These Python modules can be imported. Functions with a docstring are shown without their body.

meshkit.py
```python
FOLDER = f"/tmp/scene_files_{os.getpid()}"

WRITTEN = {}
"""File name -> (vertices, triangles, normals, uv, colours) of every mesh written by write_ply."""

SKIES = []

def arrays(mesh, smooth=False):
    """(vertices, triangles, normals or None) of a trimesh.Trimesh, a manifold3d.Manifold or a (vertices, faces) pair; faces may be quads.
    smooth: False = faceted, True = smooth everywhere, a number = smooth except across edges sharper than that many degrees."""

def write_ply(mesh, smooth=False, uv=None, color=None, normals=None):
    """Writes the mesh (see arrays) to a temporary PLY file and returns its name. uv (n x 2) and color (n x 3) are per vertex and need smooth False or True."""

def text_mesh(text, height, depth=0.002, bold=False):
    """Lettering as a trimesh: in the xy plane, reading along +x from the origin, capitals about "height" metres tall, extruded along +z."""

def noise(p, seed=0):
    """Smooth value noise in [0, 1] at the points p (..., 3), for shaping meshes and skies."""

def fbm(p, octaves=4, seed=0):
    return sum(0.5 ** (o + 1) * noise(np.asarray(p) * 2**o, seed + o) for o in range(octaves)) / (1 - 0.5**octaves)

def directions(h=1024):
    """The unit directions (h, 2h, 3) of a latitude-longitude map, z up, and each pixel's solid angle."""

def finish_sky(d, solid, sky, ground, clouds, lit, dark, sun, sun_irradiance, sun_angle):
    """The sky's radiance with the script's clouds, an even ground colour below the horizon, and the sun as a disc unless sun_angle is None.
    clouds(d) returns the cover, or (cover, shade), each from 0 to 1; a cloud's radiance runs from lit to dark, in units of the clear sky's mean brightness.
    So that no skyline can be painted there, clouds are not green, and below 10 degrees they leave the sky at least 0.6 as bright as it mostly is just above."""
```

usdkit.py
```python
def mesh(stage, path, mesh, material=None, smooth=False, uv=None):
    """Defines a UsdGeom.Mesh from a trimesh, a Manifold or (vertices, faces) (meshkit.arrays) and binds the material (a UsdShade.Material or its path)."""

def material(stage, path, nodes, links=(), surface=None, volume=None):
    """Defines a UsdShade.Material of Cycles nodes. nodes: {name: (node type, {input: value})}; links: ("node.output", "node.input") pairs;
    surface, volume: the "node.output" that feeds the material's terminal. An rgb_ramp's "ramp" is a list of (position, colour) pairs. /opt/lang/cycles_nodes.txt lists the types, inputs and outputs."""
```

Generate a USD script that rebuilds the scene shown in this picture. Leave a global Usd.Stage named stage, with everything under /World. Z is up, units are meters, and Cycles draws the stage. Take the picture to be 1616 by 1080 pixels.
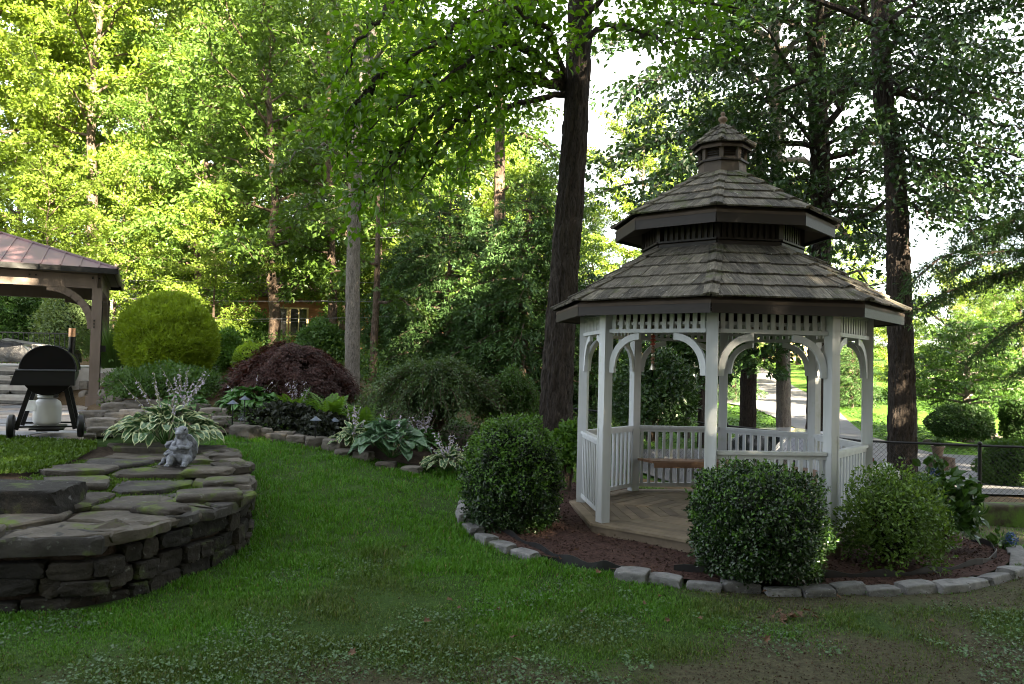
import math, numpy as np, trimesh, usdkit, meshkit, manifold3d as m3
from pxr import Usd, UsdGeom, UsdLux, UsdShade, Gf, Sdf, Vt
import shapely.geometry as sg
from scipy.spatial import Voronoi
from scipy.interpolate import RBFInterpolator

stage = Usd.Stage.CreateInMemory()
UsdGeom.SetStageUpAxis(stage, "Z")
UsdGeom.SetStageMetersPerUnit(stage, 1.0)
world = UsdGeom.Xform.Define(stage, "/World")
stage.SetDefaultPrim(world.GetPrim())

# ---------------------------------------------------------------- camera, sky, sun, exposure
FPX, EYE, PITCH, ROLL = 1245.0, 1.91, math.atan2(31.6, 1245.0), 0.0235     # lens in pixels of the photograph
cam = UsdGeom.Camera.Define(stage, "/World/camera")
cam.CreateHorizontalApertureAttr(36.0)
cam.CreateVerticalApertureAttr(36.0 * 684 / 1024)
cam.CreateFocalLengthAttr(36.0 * FPX / 1616)
cam.CreateClippingRangeAttr(Gf.Vec2f(0.1, 2000))
EXPOSURE = 4.5
cam.CreateExposureAttr(EXPOSURE)
_F = np.array([0, math.cos(PITCH), math.sin(PITCH)])
_U0 = np.array([0, -math.sin(PITCH), math.cos(PITCH)])
_R0 = np.array([1.0, 0, 0])
_c, _s = math.cos(ROLL), math.sin(ROLL)
_R, _U = _c * _R0 + _s * _U0, _c * _U0 - _s * _R0
cam.AddTransformOp().Set(Gf.Matrix4d(*_R, 0, *_U, 0, *(-_F), 0, 0, 0, EYE, 1))

SUN_AZ, SUN_EL = math.atan2(0.42, -0.91), math.radians(26)                  # behind the camera, to the right
sun = UsdLux.DistantLight.Define(stage, "/World/sun")
sun.CreateIntensityAttr(1.25)
sun.CreateAngleAttr(0.5)
sun.CreateNormalizeAttr(True)
sun.CreateColorAttr(Gf.Vec3f(1.0, 0.86, 0.62))
sd = np.array([math.sin(SUN_AZ) * math.cos(SUN_EL), math.cos(SUN_AZ) * math.cos(SUN_EL), math.sin(SUN_EL)])
zx = np.cross([0, 0, 1.0], sd); zx /= np.linalg.norm(zx); zy = np.cross(sd, zx)
sun.AddTransformOp().Set(Gf.Matrix4d(*zx, 0, *zy, 0, *sd, 0, 0, 0, 60, 1))

dome = UsdLux.DomeLight.Define(stage, "/World/sky")
sky_mat = usdkit.material(stage, "/World/Looks/sky", {
    "s": ("sky_texture", {"sky_type": "single_scattering", "sun_disc": False, "sun_elevation": SUN_EL, "sun_rotation": SUN_AZ, "aerosol_density": 2.0, "air_density": 1.0, "ozone_density": 1.0}),
    "t": ("texture_coordinate", {}), "n": ("noise_texture", {"scale": 1.6, "detail": 5.0}), "c": ("map_range", {"from_min": .30, "from_max": .62, "to_min": .25, "to_max": .9, "clamp": True}),
    "mx": ("mix_color", {"b": (2.9, 2.85, 2.7), "use_clamp": False}),                     # thin high cloud
    "b": ("background_shader", {"strength": 0.05})}, [("t.generated", "n.vector"), ("n.fac", "c.value"), ("c.result", "mx.fac"), ("s.color", "mx.a"), ("mx.result", "b.color")], surface="b.background")
UsdShade.MaterialBindingAPI.Apply(dome.GetPrim()).Bind(sky_mat)

# ---------------------------------------------------------------- helpers
def num(parent, name):
    p = f"{parent}/{name}"
    if not stage.GetPrimAtPath(p): return p
    k = 1
    while stage.GetPrimAtPath(f"{p}_{k:03d}"): k += 1
    return f"{p}_{k:03d}"
_cnt = {}
def npath(parent, name):
    key = (parent, name); k = _cnt.get(key, -1) + 1; _cnt[key] = k
    return f"{parent}/{name}" if k == 0 else f"{parent}/{name}_{k:03d}"
def tag(prim, label=None, cat=None, group=None, kind=None):
    for k, v in (("label", label), ("category", cat), ("group", group), ("kind", kind)):
        if v: prim.SetCustomDataByKey(k, v)
    return prim
def raw(path, v, f, mat=None, n=None, prim=None):
    m = UsdGeom.Mesh.Define(stage, path)
    v = np.asarray(v, np.float32); f = np.asarray(f, np.int32)
    m.CreatePointsAttr(Vt.Vec3fArray.FromNumpy(v))
    m.CreateFaceVertexCountsAttr(Vt.IntArray.FromNumpy(np.full(len(f), f.shape[1], np.int32)))
    m.CreateFaceVertexIndicesAttr(Vt.IntArray.FromNumpy(f.ravel()))
    m.CreateSubdivisionSchemeAttr("none")
    if n is not None:
        m.CreateNormalsAttr(Vt.Vec3fArray.FromNumpy(np.asarray(n, np.float32))); m.SetNormalsInterpolation("vertex")
    if prim:
        for nm, arr in prim.items():
            if arr.ndim == 2: UsdGeom.PrimvarsAPI(m).CreatePrimvar(nm, Sdf.ValueTypeNames.Color3fArray, "vertex").Set(Vt.Vec3fArray.FromNumpy(arr.astype(np.float32)))
            else: UsdGeom.PrimvarsAPI(m).CreatePrimvar(nm, Sdf.ValueTypeNames.FloatArray, "vertex").Set(Vt.FloatArray.FromNumpy(arr.astype(np.float32)))
    if mat is not None: UsdShade.MaterialBindingAPI.Apply(m.GetPrim()).Bind(mat)
    return m.GetPrim()
def obj(name, mesh, mat, parent="/World", smooth=False):
    parent = str(parent.GetPath()) if hasattr(parent, "GetPath") else parent
    v, f, n = meshkit.arrays(mesh, smooth)
    return raw(npath(parent, name), v, f, mat, n)
def obj_raw(name, vf, mat, parent="/World", n=None, prim=None):
    parent = str(parent.GetPath()) if hasattr(parent, "GetPath") else parent
    return raw(npath(parent, name), vf[0], vf[1], mat, n, prim)
def thing(name, label, cat, loc=(0, 0, 0), rz=0.0, group=None, kind=None, scale=1.0):
    x = UsdGeom.Xform.Define(stage, npath("/World", name))
    x.AddTranslateOp().Set(Gf.Vec3d(*map(float, loc))); x.AddRotateZOp().Set(float(math.degrees(rz)))
    x.AddScaleOp().Set(Gf.Vec3f(*(np.ones(3) * scale).astype(float).tolist()))
    return tag(x.GetPrim(), label, cat, group, kind)
def dup(root, label, loc, rz=0.0, scale=1.0, group=None, name=None):
    was = root.GetCustomData()
    r = thing(name or root.GetName().rstrip("0123456789").rstrip("_"), label, was["category"], loc, rz, group or was.get("group"), None, scale)
    r.GetReferences().AddInternalReference(root.GetPath()); r.SetInstanceable(True)
    return r

# pixel of the photograph -> world
def ray(px, py):
    du, dv = px - 808.0, py - 540.0
    u, w = _c * du + _s * dv, -_s * du + _c * dv
    return FPX * _F + u * _R0 - w * _U0
def at(px, py, Y):
    d = ray(px, py); return np.array([0, 0, EYE]) + d * (Y / d[1])
def onz(px, py, z):
    d = ray(px, py); return np.array([0, 0, EYE]) + d * ((z - EYE) / d[2])
def pxm(Y): return FPX / Y        # pixels per metre at depth Y

# ------- mesh bits
class MB:
    def __init__(s): s.v, s.f, s.n = [], [], 0
    def add(s, v, f):
        v = np.asarray(v, float); f = np.asarray(f, int)
        if f.shape[1] == 4: f = np.vstack([f[:, [0, 1, 2]], f[:, [0, 2, 3]]])
        s.v.append(v); s.f.append(f + s.n); s.n += len(v); return s
    def tm(s, m): return s.add(m.vertices, m.faces)
    def box(s, c, size, rz=0.0, R=None):
        h = np.array(size) / 2.0
        v = np.array([[x, y, z] for x in (-1, 1) for y in (-1, 1) for z in (-1, 1)]) * h
        if R is None:
            cr, sr = math.cos(rz), math.sin(rz); R = np.array([[cr, -sr, 0], [sr, cr, 0], [0, 0, 1]])
        return s.hexa(v @ R.T + np.asarray(c, float))
    def hexa(s, v):   # 8 points ordered x,y,z minus/plus
        return s.add(v, [[0, 1, 3, 2], [4, 6, 7, 5], [0, 4, 5, 1], [2, 3, 7, 6], [0, 2, 6, 4], [1, 5, 7, 3]])
    def bar(s, a, b, w, h, up=(0, 0, 1)):
        a, b = np.asarray(a, float), np.asarray(b, float); d = b - a; L = np.linalg.norm(d); d /= L
        sd_ = np.cross(d, up); sd_ /= np.linalg.norm(sd_); u = np.cross(sd_, d)
        return s.box((a + b) / 2, (L, w, h), R=np.stack([d, sd_, u], 1))
    def tube(s, pts, r, sides=6, cap=True):
        v, f = tube(pts, r, sides, cap); return s.add(v, f)
    def get(s): return np.vstack(s.v), np.vstack(s.f)
def tube(pts, r, sides=6, cap=True):
    p = np.asarray(pts, float); n = len(p); r = np.broadcast_to(np.asarray(r, float), (n,))
    t = np.gradient(p, axis=0); t /= np.linalg.norm(t, axis=1, keepdims=True) + 1e-12
    ref = np.array([0, 0, 1.0]) if abs(t[:, 2].mean()) < 0.8 else np.array([1.0, 0, 0])
    a = np.cross(t, ref); a /= np.linalg.norm(a, axis=1, keepdims=True) + 1e-12
    b = np.cross(t, a); ang = np.arange(sides) * 2 * np.pi / sides
    v = p[:, None] + r[:, None, None] * (np.cos(ang)[None, :, None] * a[:, None] + np.sin(ang)[None, :, None] * b[:, None])
    i, j = np.meshgrid(np.arange(n - 1), np.arange(sides), indexing="ij")
    q = np.stack([i * sides + j, i * sides + (j + 1) % sides, (i + 1) * sides + (j + 1) % sides, (i + 1) * sides + j], -1).reshape(-1, 4)
    v = v.reshape(-1, 3); f = np.vstack([q[:, [0, 2, 1]], q[:, [0, 3, 2]]])
    if cap:
        v = np.vstack([v, p[0], p[-1]]); k = np.arange(sides); m = (n - 1) * sides
        f = np.vstack([f, np.stack([np.full(sides, n * sides), k, (k + 1) % sides], 1), np.stack([np.full(sides, n * sides + 1), m + (k + 1) % sides, m + k], 1)])
    return v, f
def tubes(list_pts, list_r, sides=4):
    b = MB()
    for p, r in zip(list_pts, list_r): b.tube(p, r, sides, False)
    return b.get()
def unit(v): return v / (np.linalg.norm(v, axis=-1, keepdims=True) + 1e-12)
def leaves(C, D, N, L, W, kind="quad", fold=0.18):
    """many leaves as one (v, f); C base points, D growth direction, N upper side, L length, W width"""
    n = len(C); D = unit(D); S = unit(np.cross(D, N)); N = np.cross(S, D)
    L = np.broadcast_to(L, (n,))[:, None]; W = np.broadcast_to(W, (n,))[:, None]
    if kind == "quad":
        V = np.stack([C, C + .45 * L * D + .5 * W * S + fold * W * N, C + L * D, C + .45 * L * D - .5 * W * S + fold * W * N], 1)
        T = np.array([[0, 1, 2], [0, 2, 3]])
    elif kind == "tri":
        V = np.stack([C - .5 * W * S, C + .5 * W * S, C + L * D], 1); T = np.array([[0, 1, 2]])
    elif kind == "oval":
        V = np.stack([C, C + .28 * L * D + .42 * W * S + fold * W * N, C + .6 * L * D + .46 * W * S + fold * W * N - .03 * L * N, C + L * D - .12 * L * N,
                      C + .6 * L * D - .46 * W * S + fold * W * N - .03 * L * N, C + .28 * L * D - .42 * W * S + fold * W * N, C + .5 * L * D], 1)
        T = np.array([[0, 1, 6], [1, 2, 6], [2, 3, 6], [3, 4, 6], [4, 5, 6], [5, 0, 6]])
    elif kind == "lobe":   # a five-pointed leaf
        pts = [(0, 0), (.16, .2), (.12, .5), (.42, .26), (.62, .44), (.64, .16), (1, 0), (.64, -.16), (.62, -.44), (.42, -.26), (.12, -.5), (.16, -.2)]
        V = np.stack([C + a * L * D + b * W * S + (abs(b) * fold - .12 * a * a) * W * N for a, b in pts] + [C + .35 * L * D], 1)
        T = np.array([[i, (i + 1) % 12, 12] for i in range(12)])
    m = V.shape[1]
    return V.reshape(-1, 3), (np.arange(n)[:, None, None] * m + T[None]).reshape(-1, 3)
def join(*vfs):
    b = MB()
    for v, f in vfs: b.add(v, f)
    return b.get()
def lathe(profile, n=20):
    pr = np.array(profile, float); a = np.arange(n) * 2 * np.pi / n
    v = np.stack([pr[:, None, 0] * np.cos(a), pr[:, None, 0] * np.sin(a), np.repeat(pr[:, 1:2], n, 1)], -1).reshape(-1, 3)
    i, j = np.meshgrid(np.arange(len(pr) - 1), np.arange(n), indexing="ij")
    q = np.stack([i * n + j, i * n + (j + 1) % n, (i + 1) * n + (j + 1) % n, (i + 1) * n + j], -1).reshape(-1, 4)
    return v, np.vstack([q[:, [0, 1, 2]], q[:, [0, 2, 3]]])
def rock(rng, size, sub=2, rough=0.18, boxy=0.6):
    """an irregular stone: a box-ish ball pushed by noise; size = full extents"""
    m = trimesh.creation.icosphere(sub); d = m.vertices
    k = np.abs(d).max(1, keepdims=True)
    v = d * (1 - boxy) + boxy * d / k * 0.85
    o = rng.random(3) * 50
    nz = meshkit.fbm(d * 1.3 + o, 3, 3)[:, None] - .5
    v = v * (1 + rough * 2 * nz)
    v = v / np.abs(v).max(0) * np.array(size) / 2
    return v, np.array(m.faces)
def slab(rng, poly, z0, z1, rough=.012, bevel=.02):
    """a flat stone with the outline poly (n,2): bevelled rim, slightly uneven top. z1 top"""
    p = np.array(poly, float); n = len(p); c = p.mean(0)
    d = unit(c - p)
    jit = lambda k: rng.normal(0, k, n)
    rings = [np.c_[p + d * bevel * .6, np.full(n, z0)], np.c_[p + rng.normal(0, .006, (n, 2)), z1 - (z1 - z0) * .55 + jit(rough)], np.c_[p + d * bevel * .15, z1 - bevel * .7 + jit(rough * .6)],
             np.c_[p + d * bevel * 1.4, z1 + jit(rough * .5)], np.c_[p * .5 + c * .5, z1 + jit(rough)]]
    v = np.vstack(rings + [np.array([[*c, z1 + rng.normal(0, rough)]])])
    f = []
    for r in range(4):
        for i in range(n):
            a, b = r * n + i, r * n + (i + 1) % n
            f += [[a, b, b + n], [a, b + n, a + n]]
    f += [[4 * n + i, 4 * n + (i + 1) % n, 5 * n] for i in range(n)]
    return v, np.array(f)
def densify(poly, step):
    out = []
    p = np.asarray(poly, float)
    for a, b in zip(p, np.roll(p, -1, 0)):
        k = max(1, int(np.linalg.norm(b - a) / step)); out += [a + (b - a) * i / k for i in range(k)]
    return np.array(out)

# ------- materials
_mats = {}
def mat(name, color, rough=.7, spec=.3, var=.25, scale=8.0, stretch=(1, 1, 1), bump=.0, bscale=40.0, bdist=.01, color2=None, patch=None, coord="object", detail=6.0, metallic=0.0, coat=0.0):
    """painted or natural surface: two tones by noise, an optional (colour, scale, low, high) patch layer, and relief"""
    if name in _mats: return _mats[name]
    c = np.array(color, float); c2 = np.array(color2, float) if color2 is not None else c * (1 - var)
    nodes = {"p": ("principled_bsdf", {"roughness": rough, "specular_ior_level": spec, "metallic": metallic, "coat_weight": coat}),
             "m": ("mapping", {"scale": stretch}), "n": ("noise_texture", {"scale": scale, "detail": detail, "roughness": .6}),
             "r": ("rgb_ramp", {"ramp": [(.3, tuple(c2)), (.7, tuple(c * (1 + var * .35)))]})}
    links = []
    if coord == "object":
        nodes["t"] = ("texture_coordinate", {}); links.append(("t.object", "m.vector"))
    else:
        nodes["t"] = ("geometry", {}); links.append(("t.position", "m.vector"))
    links += [("m.vector", "n.vector"), ("n.fac", "r.fac")]
    col = "r.color"
    if patch:
        pcs = patch if isinstance(patch, list) else [patch]
        for i, (pc, psc, lo, hi) in enumerate(pcs):
            nodes[f"pn{i}"] = ("noise_texture", {"scale": psc, "detail": 5.0, "roughness": .65}); nodes[f"pm{i}"] = ("map_range", {"from_min": lo, "from_max": hi, "to_min": 0.0, "to_max": 1.0, "clamp": True})
            nodes[f"mx{i}"] = ("mix_color", {"b": tuple(pc)})
            links += [("t.object" if coord == "object" else "t.position", f"pn{i}.vector"), (f"pn{i}.fac", f"pm{i}.value"), (f"pm{i}.result", f"mx{i}.fac"), (col, f"mx{i}.a")]
            col = f"mx{i}.result"
    links.append((col, "p.base_color"))
    if bump:
        nodes["bn"] = ("noise_texture", {"scale": bscale, "detail": 8.0, "roughness": .65}); nodes["b"] = ("bump", {"strength": bump, "distance": bdist})
        links += [("m.vector", "bn.vector"), ("bn.fac", "b.height"), ("b.normal", "p.normal")]
    _mats[name] = usdkit.material(stage, f"/World/Looks/{name}", nodes, links, surface="p.BSDF"); return _mats[name]
def leafmat(name, color, trans=.45, tint=(1.25, 1.15, .5), var=.35, rough=.45, spec=.35, scale=1.2, color2=None):
    """a leaf: glossy top, light let through; tone varies from clump to clump and from leaf to leaf"""
    if name in _mats: return _mats[name]
    c = np.array(color, float); c2 = np.array(color2, float) if color2 is not None else c * (1 - var)
    nodes = {"g": ("geometry", {}), "n": ("noise_texture", {"scale": scale, "detail": 3.0}), "w": ("math", {"math_type": "multiply_add", "value2": .5}),
             "a": ("math", {"math_type": "subtract", "value2": .25}),
             "r": ("rgb_ramp", {"ramp": [(.2, tuple(c2)), (.8, tuple(c * (1 + var * .6)))]}),
             "p": ("principled_bsdf", {"roughness": rough, "specular_ior_level": spec}),
             "tc": ("mix_color", {"blend_type": "multiply", "fac": 1.0, "b": tuple(tint), "use_clamp": False}), "t": ("translucent_bsdf", {}), "x": ("mix_closure", {"fac": trans})}
    links = [("g.position", "n.vector"), ("g.random_per_island", "w.value1"), ("n.fac", "w.value3"), ("w.value", "a.value1"), ("a.value", "r.fac"),
             ("r.color", "p.base_color"), ("r.color", "tc.a"), ("tc.result", "t.color"), ("p.BSDF", "x.closure1"), ("t.BSDF", "x.closure2")]
    _mats[name] = usdkit.material(stage, f"/World/Looks/{name}", nodes, links, surface="x.closure"); return _mats[name]
def bark(name, c1, c2, scale=6.0):
    nodes = {"t": ("geometry", {}), "m": ("mapping", {"scale": (1, 1, .22)}), "n": ("noise_texture", {"scale": scale * 2.6, "detail": 9.0, "roughness": .75, "distortion": .4}),
             "v": ("noise_texture", {"scale": scale * 6.0, "detail": 6.0, "roughness": .7, "distortion": 1.2}), "vm": ("map_range", {"from_min": .36, "from_max": .56, "to_min": .35, "to_max": 1.0, "clamp": True}),
             "mu": ("math", {"math_type": "multiply"}), "r": ("rgb_ramp", {"ramp": [(.1, tuple(c1)), (.62, tuple(c2))]}),
             "p": ("principled_bsdf", {"roughness": .85, "specular_ior_level": .2}), "b": ("bump", {"strength": 1.0, "distance": .06})}
    links = [("t.position", "m.vector"), ("m.vector", "n.vector"), ("m.vector", "v.vector"), ("v.fac", "vm.value"), ("vm.result", "mu.value1"), ("n.fac", "mu.value2"),
             ("mu.value", "r.fac"), ("r.color", "p.base_color"), ("mu.value", "b.height"), ("b.normal", "p.normal")]
    _mats[name] = usdkit.material(stage, f"/World/Looks/{name}", nodes, links, surface="p.BSDF"); return _mats[name]

BARK_DARK = bark("bark_dark", (.006, .005, .0045), (.060, .046, .038))
BARK_GREY = bark("bark_grey", (.06, .053, .047), (.30, .265, .235), 8.0)
BARK_BROWN = bark("bark_brown", (.03, .022, .017), (.16, .115, .085))
ORD = "first second third fourth fifth sixth seventh eighth ninth tenth eleventh twelfth thirteenth fourteenth fifteenth sixteenth seventeenth eighteenth nineteenth twentieth".split()
# ---------------------------------------------------------------- ground
_ctrl = np.array([
 (0,0,0),(-3,3,0),(3,3,0),(0,5,0),(2.2,6.7,.02),(4.9,7.5,0),(8,7,-.05),(8,3,0),(-3.9,6,0),(-2.6,7.5,.08),(-1,8,.08),(-.64,9.1,.13),(-.7,11.5,.38),(-1.8,11.5,.5),(-2.8,11.6,.58),
 (-4.1,11.6,.71),(2.4,9.4,.05),(3.6,10.2,.04),(1.2,10.4,.06),(1,12,.1),(4.5,11,-.03),(.8,12.5,.12),(-6,9.5,.6),(-8,12,.5),(-5.5,13,.85),(-8.6,14.9,.6),(-8.5,13.5,.55),(-7.97,15.6,1.28),(-7.55,16.0,1.38),(-7.07,15.4,1.2),(-7.43,15.2,1.12),(-8.6,15.95,1.12),(-7.7,14.9,1.0),(-5.25,9.8,.80),(-5.75,10.8,.83),(-6.35,12.2,.85),(-5.15,10.5,.83),(-4.95,11.2,.82),(-10.5,15,.6),(-10.5,13,.5),(-7.3,12.6,.66),(-6.2,10.8,.62),(-6.5,15,1.35),(-4.5,14,1.03),(-2,14,.8),(-3.2,16,1.0),(0,16,.4),(-2,20,1.0),
 (-6,22,1.5),(-12,25,1.8),(-8,38,1.6),(0,38,1.0),(-2,30,1.2),(-20,40,2.5),(-12,8,.5),(-12,15,.6),(-12,12,.5),(8,14,-.3),(5,16.5,-.85),(8,16.5,-.62),(12,17,-.5),(3,18,-.8),(6.3,18.8,-1.1),(6,22,-.7),(10,24,-.6),(14,22,-.5),
 (10,32,-.4),(8,42,-.2),(14,40,.1),(8,55,.1),(20,25,-.4),(20,40,.5),(5,14.3,-.4),(3,14,-.2),(2,22,-.5),(1.5,18,-.2),(0,70,2.5),(-30,70,4),(30,70,3),(14,60,1.0),(15,10,-.3),(15,3,0),(-10,2,0),
 (-60,100,7),(60,100,5),(0,120,6),(-60,0,1),(60,0,0),(0,-60,0),(-60,-60,0),(60,-60,0)], float)
_rbf = RBFInterpolator(_ctrl[:, :2], _ctrl[:, 2], kernel="linear", smoothing=.02)
def H(x, y):
    x, y = np.broadcast_arrays(np.asarray(x, float), np.asarray(y, float))
    xc, yc = np.clip(x, -60, 60), np.clip(y, -60, 120)
    return _rbf(np.c_[xc.ravel(), yc.ravel()]).reshape(x.shape)
def h1(x, y): return float(H(np.array([x]), np.array([y]))[0])
def gnd(px, py, lift=0.0):
    """where the line of sight through a pixel meets the terrain"""
    d = ray(px, py); o = np.array([0, 0, EYE]); t = np.geomspace(2.0, 150.0, 900) / d[1]
    p = o + d * t[:, None]; below = p[:, 2] < H(p[:, 0], p[:, 1]) + lift
    i = int(np.argmax(below)); return p[i]
def at_g(px, Y):
    """ground point at depth Y under the picture column px"""
    x = at(px, 600, Y)[0]; return np.array([x, Y, h1(x, Y)])

def ax(lo, a, b, hi, fine, grow=1.22):
    mid = list(np.arange(a, b, fine)); s, out = fine, []
    x = b
    while x < hi: out.append(x); s *= grow; x += s
    out.append(hi); s, x, pre = fine, a, []
    while x > lo: s *= grow; x -= s; pre.append(max(x, lo))
    return np.array(pre[::-1] + mid + out)
gx, gy = ax(-170, -8, 9, 170, .14), ax(-90, 3.2, 15, 220, .14)
X, Y = np.meshgrid(gx, gy); Z = H(X, Y)
near = (np.abs(X) < 14) & (Y < 22)
P3 = np.stack([X, Y, X * 0], -1)
Z = Z + np.where(near, .03 * (meshkit.fbm(P3 * 1.7, 4, 5) - .5), .25 * (meshkit.fbm(P3 * .25, 4, 5) - .5) * (Y > 40))
def bare_at(x, y):
    """0..1: worn, bare soil in the lawn"""
    p = np.stack([x, y, x * 0], -1)
    n = meshkit.fbm(p * 1.5, 4, 31); big = meshkit.fbm(p * .45 + 9, 2, 8)
    k = 1 / (1 + np.exp(-((x - .6) * 1.5 - (y - 5.2) * .55))) + .45 * np.clip(5.7 - y, 0, 1.2)        # towards the lower right
    return np.clip((n * .75 + big * .35 + .34 * k - .735) * 4.5, 0, .9) * np.clip((x + 3.4) / 1.2, 0, 1)
bare = bare_at(X, Y)
pat = meshkit.fbm(P3 * .9, 3, 77)[..., None]
soil, turf, litter, farlawn = np.array([.062, .056, .036]), np.array([.028, .055, .012]), np.array([.085, .06, .035]), np.array([.048, .105, .014])
tint = turf * (.8 + .5 * pat) * (1 - bare[..., None]) + soil * bare[..., None]
woods = np.clip((Y - 11.6) / .8, 0, 1)[..., None]
tint = tint * (1 - woods) + litter * (.7 + .6 * pat) * woods
fl = (np.clip((X - 1.2) / .8, 0, 1) * np.clip((Y - 15.2) / .6, 0, 1))[..., None]
tint = tint * (1 - fl) + farlawn * (.75 + .5 * pat) * fl
f2 = (np.clip((Y - 24) / 2, 0, 1) * np.clip((48 - Y) / 4, 0, 1) * np.clip((meshkit.fbm(P3 * .12, 2, 4) - .40) * 10, 0, 1) * (X < 1.2))[..., None]
tint = tint * (1 - f2) + farlawn * f2
nx, ny = len(gx), len(gy)
ii, jj = np.meshgrid(np.arange(ny - 1), np.arange(nx - 1), indexing="ij")
gq = np.stack([ii * nx + jj, ii * nx + jj + 1, (ii + 1) * nx + jj + 1, (ii + 1) * nx + jj], -1).reshape(-1, 4)
ground_mat = usdkit.material(stage, "/World/Looks/ground", {
    "a": ("attribute", {"attribute": "tint"}), "g": ("geometry", {}), "n": ("noise_texture", {"scale": 22.0, "detail": 8.0, "roughness": .7}), "n2": ("noise_texture", {"scale": 3.0, "detail": 6.0}),
    "r": ("rgb_ramp", {"ramp": [(.25, (.45, .45, .45)), (.75, (1.6, 1.55, 1.5))]}), "mx": ("mix_color", {"blend_type": "multiply", "fac": 1.0, "use_clamp": False}),
    "p": ("principled_bsdf", {"roughness": .95, "specular_ior_level": .1}), "b": ("bump", {"strength": .9, "distance": .03})},
    [("g.position", "n.vector"), ("n.fac", "r.fac"), ("a.color", "mx.a"), ("r.color", "mx.b"), ("mx.result", "p.base_color"), ("n.fac", "b.height"), ("b.normal", "p.normal")], surface="p.BSDF")
gv = np.stack([X, Y, Z], -1).reshape(-1, 3)
gn = np.stack([-np.gradient(Z, axis=1) / np.gradient(X, axis=1), -np.gradient(Z, axis=0) / np.gradient(Y, axis=0), np.ones_like(Z)], -1).reshape(-1, 3)
tag(obj_raw("ground", (gv, gq), ground_mat, n=unit(gn), prim={"tint": tint.reshape(-1, 3)}), "garden ground: worn lawn, soil and woodland floor", kind="structure")

def drape(poly, cell, lift, bumpy=0.0, seed=1):
    """a sheet over the terrain inside a shapely polygon"""
    x0, y0, x1, y1 = poly.bounds; b = MB()
    from shapely.prepared import prep
    pp = prep(poly); V, T, n = [], [], 0
    for i in range(int((x1 - x0) / cell) + 1):
        for j in range(int((y1 - y0) / cell) + 1):
            c = sg.box(x0 + i * cell, y0 + j * cell, x0 + (i + 1) * cell, y0 + (j + 1) * cell)
            if pp.contains(c): parts = [c]
            elif pp.intersects(c):
                q = c.intersection(poly); parts = [g for g in getattr(q, "geoms", [q]) if g.geom_type == "Polygon" and g.area > 1e-6]
            else: continue
            for g in parts:
                co = np.array(g.exterior.coords)[:-1]
                if not g.exterior.is_ccw: co = co[::-1]
                V.append(co); T.append(np.array([[0, k, k + 1] for k in range(1, len(co) - 1)]) + n); n += len(co)
    v = np.vstack(V); z = H(v[:, 0], v[:, 1]) + lift
    v3 = np.c_[v, z]
    if bumpy: v3[:, 2] += bumpy * (meshkit.fbm(np.c_[v * 5, v[:, 0] * 0], 4, seed))
    else: v3[:, 2] += np.where((np.abs(v[:, 0]) < 14) & (v[:, 1] < 22), .03 * (meshkit.fbm(np.c_[v * 1.7, v[:, 0] * 0], 4, 5) - .5), 0)
    return v3, np.vstack(T)

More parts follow.
